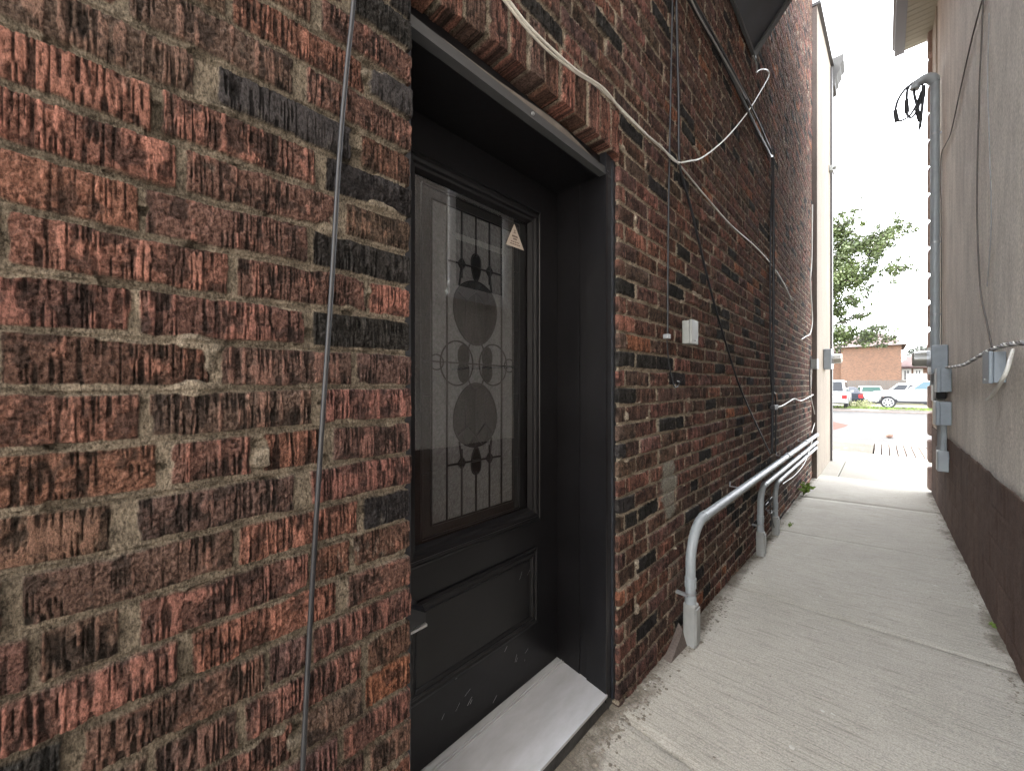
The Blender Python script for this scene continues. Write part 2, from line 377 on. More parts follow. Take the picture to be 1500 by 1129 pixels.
# course: (list of (px centre, px half width), classes of the bricks between)
LEFT = {12:([(545,5)],'kd'), 11:([(490,5),(570,4)],'dkk'), 10:([(512,5)],'dk'), 9:([(320,8),(465,8)],'bdd'), 8:([(337,6),(538,3)],'brK'), 7:([(180,9),(441,10)],'dbd'), 6:([(303,18),(524,8)],'BKd'),
        5:([(230,9),(472,8)],'Rdk'), 4:([(266,7),(500,9)],'rdb'), 3:([(208,5),(456,5)],'rdk'), 2:([(3,8),(342,7),(541,1.5)],'rrdr'),
        1:([(199,6),(454,6)],'ddk'), 0:([(317,7),(521,4)],'dbp'), -1:([(212,7),(467,9)],'rbd'),
        -2:([(240,10),(378,9),(481,9)],'rdrp'), -3:([(183,19),(445,12)],'Bpd'), -4:([(15,15),(347,5),(531,5)],'dprk'),
        -5:([(49,2),(190,16),(457,3),(518,1.5)],'dbdrd'), -6:([(272,10),(503,8)],'drd'), -7:([(104,14),(393,3),(457,3)],'kdpd'),
        -8:([(222,7),(355,5),(536,4)],'bbdd'), -9:([(120,8),(437,8),(536,2)],'ddbo'), -10:([(330,6),(500,5)],'dpd'), -11:([(440,5),(540,4)],'ddb')}
NC0, NC1 = -20, 90
def courses():
    out = {}
    rr = np.random.default_rng(5)
    for n in range(NC0, NC1):
        js = []; cl = []
        def nextlen(): return .243 + rr.normal(0,.006) if rr.random() > .16 else .135 + rr.normal(0,.01)
        def rc(far=True):
            return rr.choice(list('rdkbpo'), p=[.1,.32,.13,.2,.225,.025] if far else [.26,.34,.16,.15,.07,.02])
        if n in LEFT:
            L, c = LEFT[n]
            for (p, w) in L: js.append((wy(p), max(.004, wy(p+w)-wy(p))))
            cl = list(c)
        else:
            y = -.1+rr.random()*.12
            while y < .5: js.append((y, .006)); cl.append(rc(False)); y += nextlen()
            cl.append(rc(False))
        y = js[0][0]
        while y > -6.3:
            y -= nextlen(); js.insert(0, (y, .0065)); cl.insert(0, rc(False))
        if n in LEFT or 1.4955+n*CH < 2.52:
            js.append((.60, .0065)); cl.append('d'); y = 1.576+.06+(.5*(n % 2)+.1*rr.random())*.2
            js.append((1.5, .006)); cl.append(rc())
        else: y = js[-1][0]+nextlen()
        while y < 8.5:
            js.append((y, .0055+rr.random()*.002)); cl.append(rc()); y += nextlen()
        cl.append('d')
        # avoid slivers
        out[n] = (np.array([j[0] for j in js]), np.array([j[1] for j in js]), cl[:len(js)+1])
    return out
CR = courses()
ARC = lambda y: 2.548-.13*(y-1.06)**2
ARH = .205
def brick_field(Y, Z, arch=False):
    shp = Y.shape; Y = Y.ravel(); Z = Z.ravel(); n_ = Y.size
    wob = (vn(Y*2.2, Z*0+3.1, 5)-.5)*.006 + (vn(Y*9, np.floor((Z-Z0)/CH)*7.7, 6)-.5)*.006
    zc = (Z+wob-Z0)/CH; n = np.floor(zc).astype(int)
    lz = (zc-n)*CH
    yl = np.zeros(n_, np.float32); yr = np.zeros(n_, np.float32); bid = np.zeros(n_, np.int64); cls = np.zeros(n_, np.int8); big = np.zeros(n_, np.int8)
    order = np.argsort(n, kind='stable'); ns = n[order]
    for k in range(n.min(), n.max()+1):
        i0, i1 = np.searchsorted(ns, k), np.searchsorted(ns, k+1)
        if i1 <= i0: continue
        idx = order[i0:i1]; jy, jw, cl = CR[max(NC0, min(NC1-1, k))]
        y = Y[idx]; p = np.searchsorted(jy, y)
        lo = np.clip(p-1, 0, len(jy)-1); hi = np.clip(p, 0, len(jy)-1)
        yl[idx] = np.where(p > 0, jy[lo]+jw[lo], jy[0]-.24); yr[idx] = np.where(p < len(jy), jy[hi]-jw[hi], jy[-1]+.24)
        bid[idx] = (k+50)*1000+p
        cc = np.array([KEYS.index(c.lower()) for c in cl]); cls[idx] = cc[np.clip(p, 0, len(cc)-1)]
        bb = np.array([1 if c.isupper() else 0 for c in cl]); big[idx] = bb[np.clip(p, 0, len(bb)-1)]
    lat = Y-yl; dy = np.minimum(Y-yl, yr-Y); hm = .006
    dz = np.minimum(lz-hm, CH-hm-lz); up = np.zeros(n_, bool)
    ca, cb = Y, Z                      # along-brick / across-brick texture coordinates
    if arch:
        ang = (Y-1.06); zb = ARC(Y); inb = (Z < zb+ARH)
        s = Y/.0905+.3; k = np.floor(s).astype(int); ly = (s-k)*.0905
        dya = np.minimum(ly-.006, .0905-.006-ly); dza = np.minimum(Z-zb+.03, zb+ARH-.006-Z)
        dy = np.where(inb, dya, dy); dz = np.where(inb, dza, np.minimum(dz, Z-zb-ARH-.004))
        bid = np.where(inb, 900000+k, bid)
        ac = np.array([KEYS.index(c) for c in 'drddbdrdpddbdrdd'*8]); cls = np.where(inb, ac[np.abs(k) % 64], cls).astype(np.int8)
        big = np.where(inb, 0, big)
    e1 = (fbm(Y*80, Z*80, 21, 3)-.5)*.0055 + (vn(Y*22, Z*22, 22)-.5)*.0032
    kk = .004; mn = np.minimum(dy, dz); hh = np.clip(.5+.5*(dz-dy)/kk, 0, 1); sm = dz*(1-hh)+dy*hh-kk*hh*(1-hh)
    d = sm+e1*.75+.001
    # mortar smeared over some brick edges
    sme = sst(.7, .84, fbm(Y*9, Z*14, 33, 3)); d = d-sme*.0085
    chip = sst(.7, .86, vn(Y*17+bid*3.1, Z*23, 35)); d = d-chip*.004
    mask = sst(0, .0032, d)
    rb = h2(bid, bid*0+1, 41); rb2 = h2(bid, bid*0+2, 42); rb3 = h2(bid, bid*0+3, 43)
    # combed strips, run vertically
    seed = (bid % 997)*13.7
    n1 = vn(Y/.009+seed, Z*0+rb*50, 51)*.6+vn(Y/.004+seed, Z*0+rb*80, 52)*.4
    n2 = fbm(Y/.035+seed, Z/.03, 53, 3)
    thr = .54+.2*rb2-big*.22
    skin = sst(thr, thr+.07, n1*.62+n2*.5+.0)
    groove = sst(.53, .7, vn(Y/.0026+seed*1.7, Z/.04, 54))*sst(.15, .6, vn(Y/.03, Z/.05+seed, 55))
    tear = fbm(Y/.0065+seed, Z/.0048, 56, 4); tear2 = fbm(Y/.03+seed, Z/.02, 57, 3)
    dome = sst(0, .016, d)
    hface = (rb-.5)*.007+(rb3-.5)*.09*np.clip(lat, 0, .25)*.35 + (1-skin)*(-.003+(tear-.5)*.009+(tear2-.5)*.005) - groove*.0032 - (1-dome)*.0022
    hm_ = -.0108+(fbm(Y*45, Z*60, 61, 4)-.5)*.006+(vn(Y*7, Z*30, 62)-.5)*.004 + sme*.0125 - .0035*sst(.3,.9,(lz/CH))*(dz < 0)
    hm_ = hm_ - .012*sst(.8, .86, vn(Y*19, Z*41, 63))
    X = hm_*(1-mask)+hface*mask
    X = X.astype(np.float32)
    pal = np.array([CLS[k] for k in KEYS], np.float32)
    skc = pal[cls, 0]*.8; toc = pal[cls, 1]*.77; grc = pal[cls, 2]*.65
    v1 = (.66+.68*tear)[:, None]; hueb = np.stack([.85+.3*rb, .86+.28*rb, .86+.28*rb], 1)*np.stack([1+0*rb, .96+.08*rb2, .95+.1*rb3], 1)
    blot = sst(.53, .64, fbm(Y/.028+seed, Z/.032, 71, 4))[:, None]       # burnt flashing patches
    tcol = toc*v1*(1-.62*blot)+np.array([.02,.018,.017])*blot*.6
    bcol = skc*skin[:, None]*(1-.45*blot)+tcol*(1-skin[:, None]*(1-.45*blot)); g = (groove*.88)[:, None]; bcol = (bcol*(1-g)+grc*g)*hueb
    wh = sst(.74, .9, fbm(Y*9+40, Z*9, 73, 4)*.7+.3*vn(Y*160, Z*60, 74))[:, None]*.3   # lime bloom
    bcol = bcol*(1-wh)+np.array([.4,.37,.32])*wh
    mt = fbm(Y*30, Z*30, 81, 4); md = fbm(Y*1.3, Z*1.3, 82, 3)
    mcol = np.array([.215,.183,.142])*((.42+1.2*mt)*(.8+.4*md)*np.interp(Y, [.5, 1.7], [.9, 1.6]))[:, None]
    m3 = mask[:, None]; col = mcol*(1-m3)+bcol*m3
    # cement repair patch
    pc = atx(981, 715, 0); r = np.sqrt(((Y-pc.y)/.13)**2+((Z-pc.z)/.15)**2)+(fbm(Y*14, Z*14, 91, 3)-.5)*1.1
    pm = (1-sst(.75, 1.05, r))[:, None]*.85; col = col*(1-pm)+np.array([.27,.26,.22])*(.5+1.0*tear[:, None])*pm
    X = X*(1-pm[:, 0]*.5)
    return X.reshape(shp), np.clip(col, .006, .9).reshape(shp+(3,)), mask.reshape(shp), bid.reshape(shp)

VS, FS, CS_ = [], [], []; NV = 0
def patch(Yg, Zg, X, C):
    global NV
    ny, nz = Yg.shape
    VS.append(np.stack([X, Yg, Zg], -1).reshape(-1, 3).astype(np.float32)); CS_.append(C.reshape(-1, 3).astype(np.float32))
    i = np.arange(ny*nz).reshape(ny, nz)+NV
    FS.append(np.stack([i[:-1,:-1], i[1:,:-1], i[1:,1:], i[:-1,1:]], -1).reshape(-1, 4)); NV += ny*nz
def wall_patch(y0, y1, z0, z1, dy, dz, edge=None, depth=.13):
    ys = np.linspace(y0, y1, max(2, int(round((y1-y0)/dy))+1)); zs = np.linspace(z0, z1, max(2, int(round((z1-z0)/dz))+1))
    Yg, Zg = np.meshgrid(ys, zs, indexing='ij')
    X, C, mk, bid = brick_field(Yg, Zg)
    if edge:
        e = y1 if edge == 'hi' else y0; s = -1 if edge == 'hi' else 1
        prof = brick_field(np.full(len(zs), e+s*.02), zs)
        inset = (1-prof[2])*.011 + (fbm(zs*60, zs*0+2, 95, 3)-.5)*.006 + h2(prof[3], prof[3]*0+9, 96)*.006
        fall = np.clip(1-np.abs(Yg-e)/.03, 0, 1)**2
        Yg = Yg+s*inset[None, :]*fall
        rnd = np.clip(1-np.abs(ys-e)/.008, 0, 1)**2; X = X-rnd[:, None]*.005
        # the return of the wall into the opening
        k = 0 if edge == 'lo' else len(ys)-1
        xs = np.linspace(0, 1, 26); xr = X[k][None, :]+(-depth-X[k][None, :])*xs[:, None]
        zr = np.repeat(zs[None, :], 26, 0); yr = Yg[k][None, :]+(fbm(xr*70, zr*70, 97, 3)-.5)*.004*np.minimum(1, xs*6)[:, None]
        cr = np.repeat(C[k][None], 26, 0)*(.75+.5*fbm(xr*90, zr*90, 98, 3))[..., None]
        if edge == 'lo': patch(yr[::-1], zr[::-1], xr[::-1], cr[::-1])
        else: patch(yr, zr, xr, cr)
    patch(Yg, Zg, X, C)
YL, YR = .526, 1.576; ZT = 8.75
wall_patch(-.62, -.22, -.3, 3.0, .005, .005)  # unseen end cut short to let skylight onto the stucco opposite
wall_patch(-.22, YL, .28, 2.56, .0013, .0017, 'hi')
wall_patch(-.22, YL, -.3, .28, .004, .004, 'hi')
wall_patch(-.22, YL, 2.56, 3.0, .004, .004)
wall_patch(YR, 2.7, -.3, 2.56, .0032, .0032, 'lo')
wall_patch(YR, 2.7, 2.56, 4.2, .004, .004)
wall_patch(2.7, 4.7, -.3, 6.2, .0052, .0052)
wall_patch(4.7, 8.2, -.3, ZT, .0075, .0075)
wall_patch(-.62, YR, 3.0 if False else 3.75, ZT, .03, .03)
wall_patch(-.62, YL, 3.0, 3.75, .012, .012)
wall_patch(YR, 2.7, 4.2, ZT, .02, .02)
wall_patch(2.7, 4.7, 6.2, ZT, .02, .02)
# over the door: lower edge follows the arch
ys = np.linspace(YL, YR, 320); ss = np.linspace(0, 1, 360)
Yg = np.repeat(ys[:, None], 360, 1); zb = ARC(Yg); Zg = zb+(3.75-zb)*ss[None, :]
X, C, mk, bid = brick_field(Yg, Zg, True)
lowz = (1-mk[:, 3])*.012+(fbm(ys*60, ys*0+4, 99, 3)-.5)*.008+h2(bid[:, 3], bid[:, 3]*0+5, 93)*.012
Zg = Zg+lowz[:, None]*np.clip(1-(Zg-zb)/.05, 0, 1)
xs = np.linspace(0, 1, 26); xr = X[:, 0][None]+(-.13-X[:, 0][None])*xs[:, None]; yr = np.repeat(ys[None], 26, 0)
zr = Zg[:, 0][None]+(fbm(xr*70, yr*70, 92, 3)-.5)*.005*np.minimum(1, xs*6)[:, None]
cr = np.repeat(C[:, 0][None], 26, 0)*(.75+.5*fbm(xr*90, yr*90, 94, 3))[..., None]
patch(np.swapaxes(yr,0,1), np.swapaxes(zr,0,1), np.swapaxes(xr,0,1), np.swapaxes(cr,0,1))
patch(Yg, Zg, X, C)
def big_mesh(name, V, F, C, m, parent):
    me = bpy.data.meshes.new(name); nv, nf = len(V), len(F)
    me.vertices.add(nv); me.vertices.foreach_set('co', V.ravel())
    me.loops.add(nf*4); me.loops.foreach_set('vertex_index', F.astype(np.int32).ravel())
    me.polygons.add(nf); me.polygons.foreach_set('loop_start', np.arange(0, nf*4, 4, dtype=np.int32))
    me.polygons.foreach_set('use_smooth', np.ones(nf, bool))
    me.update(calc_edges=True)
    a = me.color_attributes.new('Col', 'FLOAT_COLOR', 'POINT')
    a.data.foreach_set('color', np.concatenate([C, np.ones((nv, 1), np.float32)], 1).astype(np.float32).ravel())
    me.materials.append(m); o = bpy.data.objects.new(name, me); COL.objects.link(o)
    o.parent = parent; return o
bldg = empty('brick_building', (0, 0, 0))
tag(bldg, 'dark red rug brick building with black recessed door and beige front pier', 'building')
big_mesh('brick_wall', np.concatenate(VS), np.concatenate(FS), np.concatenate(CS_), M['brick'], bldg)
b = MB(); b.box((-7,-.6,-.3), (-.36,10.45,8.6)); b.box((-.37,-.62,-.3),(-.02,-.59,8.6)); b.build('inner_wall', M['dark'], bldg)
b = MB(); b.box((-7.05,-.68,8.76), (.03,8.15,8.84)); b.build('coping', M['coping'], bldg)

# ---- pier of beige stucco at the street end
PX = .062
b = MB(); yA, yB = 8.15, 10.5
zA = atx(1195.5, 0, PX).z; zB = atx(1214.8, 84, PX).z
b.add([(PX,yA,-.3),(PX,yB,-.3),(PX,yB,zB),(PX,yA,zA),(-.35,yA,-.3),(-.35,yB,-.3),(-.35,yB,zB),(-.35,yA,zA)],
      [(0,1,2,3),(1,5,6,2),(3,2,6,7),(5,4,7,6)])
b.build('pier', M['beige'], bldg)
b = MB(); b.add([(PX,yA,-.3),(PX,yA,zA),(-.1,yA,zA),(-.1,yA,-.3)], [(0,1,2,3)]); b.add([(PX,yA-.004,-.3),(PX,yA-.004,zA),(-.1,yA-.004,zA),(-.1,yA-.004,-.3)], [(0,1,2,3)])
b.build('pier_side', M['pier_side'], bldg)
b = MB(); b.box((PX+.003,yB-.13,-.1), (PX+.035,yB+.02,zB-.1)); b.build('corner_strip', M['coping'], bldg)
b = MB(); v = [(PX+.05,yA-.02,zA+.0),(PX+.05,yB+.05,zB),(PX+.05,yB+.05,zB+.05),(PX+.05,yA-.02,zA+.05)]
b.add(v+[(-.4,p[1],p[2]) for p in v], [(0,1,2,3),(4,7,6,5),(0,4,5,1),(3,2,6,7),(0,3,7,4),(1,5,6,2)]); b.build('pier_coping', M['coping'], bldg)
b = MB()
zc = aty(1222, 88, 10.6).z; prof = [(0,0),(.05,0),(.05,-.07),(.085,-.1),(.085,-.16),(.13,-.24),(.2,-.3),(.2,-.44),(.22,-.44),(.22,-.55)]
prof = [(PX-.03,zc+.0),(PX+.2,zc+.0),(PX+.2,zc-.14),(PX+.15,zc-.2),(PX+.15,zc-.28),(PX+.1,zc-.36),(PX+.1,zc-.42),(PX+.065,zc-.46),(PX+.065,zc-.58),(PX-.03,zc-.6)]
b.prism(prof, 'y', 10.52, 10.95); b.build('cornice', M['cornice'], bldg)

# ---- door frame, head, threshold (everything in the recess)
XT, XD = -.034, -.297           # trim plane, door plane
y1 = 1.517; y0 = .545; zh = 2.438
fr = MB(); fr.box((-.135,y1+.004,.10), (XT,YR+.02,2.54)); fr.box((-.135,YL-.02,.10), (XT-.002,y0-.003,2.54))
fr.box((-.15,YR-.012,.09),(XT+.012,YR+.015,2.51))
frame = fr.build('door_frame', M['black_trim'], bldg)
b = MB(); b.box((-.34,y1,.1), (-.171,y1+.05,zh+.03)); b.box((-.170,y1+.004,.1), (-.136,y1+.05,zh+.03)); b.box((XT-.098,y1-.002,.1),(XT+.004,y1+.012,zh-.002))
b.build('jamb', M['black_paint'], frame)
b = MB(); b.box((-.34,y0-.05,.1), (-.14,y0,zh+.03)); b.build('jamb', M['black_paint'], frame)
b = MB(); b.box((-.34,y0,zh), (XT-.03,y1,zh+.09)); b.build('head', M['black_paint'], frame)
# fascia panel between head and arch
b = MB(); n = 40; vs = []; ya, yb = YL+.004, YR-.004
for i in range(n+1):
    y = ya+(yb-ya)*i/n; vs += [(XT-.012,y,zh+.036), (XT-.012,y,ARC(y)-.05-.008*math.sin(y*9)), (XT-.055,y,ARC(y)-.046)]
b.add(vs, [(3*i,3*i+3,3*i+4,3*i+1) for i in range(n)]+[(3*i+1,3*i+4,3*i+5,3*i+2) for i in range(n)]); b.build('fascia', M['fascia'], frame)
b = MB()
for i in range(n):
    ya2 = ya+(yb-ya)*i/n; yb2 = ya+(yb-ya)*(i+1)/n
    b.add([(XT-.06,ya2,ARC(ya2)-.07),(XT-.06,yb2,ARC(yb2)-.07),(XT-.06,yb2,ARC(yb2)+.03),(XT-.06,ya2,ARC(ya2)+.03)], [(0,1,2,3)])
b.build('arch_backing', M['dark'], frame, fix=False)
b = MB(); b.box((XT-.03,ya,zh-.003), (XT-.006,yb,zh+.034)); b.box((XT-.03,ya,zh-.006),(XT+.002,yb,zh+.004)); b.build('drip_edge', M['hood_edge'], frame)
for p in ((780,172),(889,251)):
    q = atx(*p, XT-.006); b = MB(); b.cyl((q.x,q.y,zh+.018), (q.x+.006,q.y,zh+.018), .007, .005, 10); b.build('screw', M['steel'], frame)
th = MB(); zi, zo = .172, .136
th.add([(XD-.02,y0-.02,zi),(XT+.008,y0-.02,zo),(XT+.008,y1+.004,zo),(XD-.02,y1+.004,zi)], [(0,1,2,3)])
th.add([(XT+.008,y0-.02,zo),(XT+.008,y0-.02,zo-.012),(XT+.008,y1+.004,zo-.012),(XT+.008,y1+.004,zo)], [(0,1,2,3)])
for dx in (.02,.032): 
    zz = zi-(zi-zo)*(dx+.02)/(XT+.008-XD+.02); th.box((XD+dx,y0,zz-.004),(XD+dx+.004,y1,zz+.004))
thr = th.build('threshold', M['sill'], frame)
b = MB(); b.box((-.3,YL-.02,-.15), (XT-.002,YR+.005,.1235)); b.build('threshold_base', M['sill_front'], frame)

# ---- the door itself
door_mb = MB()
yc = 1.014; gz0, gz1 = .919, 2.2507; gy0, gy1 = yc-.29, yc+.29
oz0, oz1 = .882, 2.296; oy0, oy1 = yc-.358, yc+.358
D0, D1 = XD-.045, XD
for a, c in (((D0,y0+.004,.176),(D1,y1-.006,oz0+.004)), ((D0,y0+.004,oz1-.004),(D1,y1-.006,zh-.004)),
             ((D0,oy1-.004,oz0+.004),(D1,y1-.006,oz1-.004)), ((D0,y0+.004,oz0+.004),(D1,oy0+.004,oz1-.004))): door_mb.box(a, c)
door = door_mb.build('door', M['black_paint'], bldg)
def ring(b, ya, yb, za, zb, prof):
    """moulding: prof = list of (inset, height) swept round a rectangle"""
    vs = []; n = len(prof)
    for (i, h) in prof:
        vs += [(XD+h,ya+i,za+i),(XD+h,yb-i,za+i),(XD+h,yb-i,zb-i),(XD+h,ya+i,zb-i)]
    fs = []
    for k in range(n-1):
        for j in range(4): fs.append((4*k+j,4*k+(j+1)%4,4*k+4+(j+1)%4,4*k+4+j))
    b.add(vs, fs)
b = MB(); ring(b, oy0, oy1, oz0, oz1, [(0,.0005),(.001,.012),(.01,.016),(.013,.012),(.024,.013),(.03,.022),(.042,.02),(.047,.01),(.056,.008),(.066,-.012)])
b.build('glass_moulding', M['black_paint'], door)
# lower panel
py0, py1, pz0, pz1 = .70, 1.372, .4, .79
pr = atx(786,799,XD); pz1 = pr.z; pz0 = atx(786,910,XD).z; py1 = pr.y; py0 = .672
b = MB(); ring(b, py0, py1, pz0, pz1, [(0,.0004),(.002,.009),(.012,.012),(.018,.007),(.028,.007),(.036,.011),(.046,.004),(.05,-.004)])
i = .05; b.add([(XD+.0012,py0+i,pz0+i),(XD+.0012,py1-i,pz0+i),(XD+.0012,py1-i,pz1-i),(XD+.0012,py0+i,pz1-i)], [(0,1,2,3)])
b.build('lower_panel', M['black_paint'], door)
# glazing: textured sheet, coloured pieces, lead lines, clear cover sheet
XG = XD-.03
b = MB(); b.box((XG-.006,gy0-.02,gz0-.02),(XG,gy1+.02,gz1+.02)); b.build('textured_glass', M['text_glass'], door)
zc = 1.585
def oval(cy, cz, ry, rz, n=40, pinch=0.0):
    out = []
    for k in range(n):
        t = 2*math.pi*k/n; s = math.sin(t); c = math.cos(t)
        out.append((cy+ry*c*(1-pinch*s), cz+rz*s))
    return out
def flat(b, pts, x): b.add([(x,p[0],p[1]) for p in pts], [tuple(range(len(pts)))])
bulbs = [oval(yc, zc+.203, .112, .127, pinch=-.12), oval(yc, zc-.203, .112, .127, pinch=.12)]
drops = [oval(yc, zc+.385, .024, .055, pinch=-.3), oval(yc, zc-.385, .024, .055, pinch=.3)]
dias = [[(yc+s*.073+a*.019, zc+t*.385+c*.026) for a, c in ((1,0),(0,1),(-1,0),(0,-1))] for s in (-1,1) for t in (-1,1)]
b = MB()
for p in bulbs: flat(b, p, XG+.0015)
for s in (-1,1):
    for t in (-1,1): flat(b, oval(yc+s*.062, zc+t*.03, .03, .045), XG+.001)
for a in (((yc-.252,zc-.63),(yc-.212,zc+.63)), ((yc+.212,zc-.63),(yc+.252,zc+.63)), ((yc-.212,zc-.63),(yc+.212,zc-.59)), ((yc-.212,zc+.59),(yc+.212,zc+.63))):
    (p,q),(r,s_) = a; flat(b, [(p,q),(r,q),(r,s_),(p,s_)], XG+.001)
b.build('smoked_glass', M['grey_glass'], door, fix=False)
b = MB()
for p in drops+dias: flat(b, p, XG+.0022)
for a in (((gy0-.02,gz0-.02),(yc-.252,gz1+.02)), ((yc+.252,gz0-.02),(gy1+.02,gz1+.02)), ((yc-.252,gz0-.02),(yc+.252,zc-.625)), ((yc-.252,zc+.625),(yc+.252,gz1+.02))):
    (p,q),(r,s) = a; flat(b, [(p,q),(r,q),(r,s),(p,s)], XG+.001)
b.build('dark_glass', M['dark_glass'], door, fix=False)
b = MB()
def line(pts, r=.0042, closed=False):
    P = [(XG+.003,p[0],p[1]) for p in pts]
    if closed: P.append(P[0]); P.append(P[1])
    b.tube(P, r, 6)
for dy in (-.212,.212): line([(yc+dy,zc-.59),(yc+dy,zc+.59)])
for dz in (-.59,.59): line([(yc-.212,zc+dz),(yc+.212,zc+dz)])
for dy in (-.252,.252): line([(yc+dy,zc-.63),(yc+dy,zc+.63)], .0045)
for dz in (-.63,.63): line([(yc-.252,zc+dz),(yc+.252,zc+dz)], .0045)
for dy in (-.143,.143): line([(yc+dy,zc-.59),(yc+dy,zc+.59)])
for t in (-1,1):
    for dy in (-.073,0,.073): line([(yc+dy,zc+t*.59),(yc+dy,zc+t*(.33 if dy else .43))])
    line([(yc-.143,zc+t*.385),(yc+.143,zc+t*.385)])
    for s in (-1,1): line([(yc+s*.073,zc+t*.385),(yc+s*.085,zc+t*.3)])
    line([(yc+a, zc+t*(.215+c)) for a, c in ((-.09,.06),(-.045,.03),(0,.075),(.045,.03),(.09,.06))])
    line([(yc,zc+t*.1),(yc,zc+t*.34)], .0022)
    for s in (-1,1):
        line([(yc+s*a, zc+t*c) for a, c in ((.0,.28),(.035,.325),(.06,.3),(.075,.26))], .0028)
        line([(yc+s*.05, zc+t*.12),(yc+s*.055, zc+t*.25)], .0022)
for p in bulbs+drops+dias: line(p, .0034, True)
for s in (-1,1): line(oval(yc+s*.095, zc, .078, .085), .0034, True); line(oval(yc+s*.19, zc, .03, .028), .003, True)
line(oval(yc, zc, .05, .1), .003, True)
line([(yc-.252,zc+.003),(yc+.252,zc-.003)], .003)
for z in (-.4,-.12,.16,.42): line([(yc-.252,zc+z),(yc-.212,zc+z)], .003); line([(yc+.212,zc+z),(yc+.252,zc+z)], .003)
b.build('leading', M['came'], door)
b = MB(); b.box((XG+.013,gy0-.02,gz0-.02),(XG+.016,gy1+.02,gz1+.02)); b.build('glass_pane', M['clear'], door)
# warning triangle stuck on the pane
XS = XG+.0172
A, B_, C_ = atx(753.5,328,XS), atx(741,357.5,XS), atx(767.5,367,XS)
b = MB(); b.add([A,B_,C_,A+Vector((-.0008,0,0)),B_+Vector((-.0008,0,0)),C_+Vector((-.0008,0,0))], [(0,1,2),(3,5,4),(0,3,4,1),(1,4,5,2),(2,5,3,0)])
st = b.build('sticker', M['sticker'], door); st['label'] = 'small pale triangular warning sticker on the glass'
b = MB()
ct = (A+B_+C_)/3
def sp(u, v):  # u across -1..1, v 0 (base) .. 1 (apex)
    base = B_.lerp(C_, .5+u*.5); return base.lerp(A, v)+Vector((.0006,0,0))
def mark(u0, v0, u1, v1): b.add([sp(u0,v0),sp(u1,v0),sp(u1,v1),sp(u0,v1)], [(0,1,2,3)])
def row(v0, v1, us): 
    for a, c in us: mark(a/(1-v0), v0, c/(1-v0), v1)
row(.42,.5, [(-.32,-.24),(-.22,-.14),(-.12,-.05),(-.03,.05),(.07,.13),(.15,.22),(.24,.32)])
row(.31,.38, [(-.2,-.12),(-.1,-.02),(0,.08),(.1,.2)])
row(.2,.24, [(-.45,-.3),(-.26,-.1),(-.06,.14),(.18,.3),(.33,.45)])
row(.1,.14, [(-.55,-.35),(-.3,-.12),(-.08,.1),(.15,.32),(.36,.55)])
row(.6,.63, [(-.14,.14)]); row(.65,.68, [(-.05,.05)]); row(.7,.73, [(-.1,.1)])
b.build('sticker_print', M['ink'], door, fix=False)
b = MB(); rs = random.Random(3)
for (px, py, n_, sp_) in ((700,1030,4,22),(662,1048,2,16),(745,958,5,26),(768,845,2,10),(690,985,2,26)):
    for k in range(n_):
        q = atx(px+rs.uniform(-sp_,sp_), py+rs.uniform(-sp_*.5,sp_*.5), XD+.0012); l = rs.uniform(.006,.035); a = rs.uniform(.2,1.2)
        if q.y > y1-.02: continue
        b.tube([q, q+Vector((0,l*math.cos(a),l*math.sin(a)))], rs.uniform(.0003,.0006), 4)
sc_ = b.build('scuff_marks', M['sill'], door); sc_['kind'] = 'stuff'
# fitting low on the left edge of the door
p = atx(618,893,XD); b = MB()
b.add([(XD+.004,p.y+.0,p.z+.02),(XD+.004,p.y-.12,p.z+.13),(XD+.004,p.y-.12,p.z-.03),(XD+.004,p.y,p.z-.02),
       (XD+.032,p.y-.005,p.z+.005),(XD+.032,p.y-.12,p.z+.08),(XD+.032,p.y-.12,p.z-.03),(XD+.032,p.y-.005,p.z-.025)],
      [(0,1,2,3),(4,7,6,5),(0,4,5,1),(3,2,6,7),(0,3,7,4)]); b.build('door_handle', M['black_trim'], door)
b = MB(); b.box((XD+.004,p.y-.12,p.z-.044),(XD+.03,p.y+.002,p.z-.036)); b.build('handle_lip', M['sill'], door)

# ------------------------------------------------------------------ stucco building (right)
XW = 1.35; YF = 7.8
sb = empty('stucco_building', (XW, 0, 0)); tag(sb, 'grey stucco building with brown painted base along the right of the alley', 'building')
b = MB(); b.box((XW,-5.0,.93),(7,YF,6.415)); b.build('wall', M['stucco'], sb)  # unseen stretch behind the camera lengthened to dim the brick opposite
# gently uneven brown base
ys = np.arange(-5.0, YF-.01, .025); zs = np.arange(-.25, .965, .0125); nz = len(zs)
Yb, Zb = np.meshgrid(ys, zs, indexing='ij'); zt = .952
top = zt+.016*(vn(Yb*5, Yb*0+1, 3)-.5)+.006*(vn(Yb*30, Yb*0+2, 4)-.5)
kc = np.floor((Zb-.16)/.2); jz = np.abs((Zb-.16)/.2-np.round((Zb-.16)/.2))*.2; jy = (Yb+.2*(kc % 2))/.4; jy = np.abs(jy-np.round(jy))*.4
jt = np.maximum(1-jz/.012, 1-jy/.014).clip(0, 1)*sst(.3, .55, fbm(Yb*2.5, Zb*4, 16, 2))
bulge = .008+.012*fbm(Yb*2.2, Zb*3.2, 14, 3)+.006*fbm(Yb*22, Zb*22, 15, 3)-.006*jt
b = MB(); V = np.stack([XW-bulge, Yb, np.minimum(Zb, top)], -1).reshape(-1, 3)
fs = [(i*nz+k,(i+1)*nz+k,(i+1)*nz+k+1,i*nz+k+1) for i in range(len(ys)-1) for k in range(nz-1)]
vs = V.tolist()
b.add(vs, fs, True); b.box((XW+.004,-5.0,-.25),(7,YF-.004,.929)); b.build('painted_base', M['band'], sb)
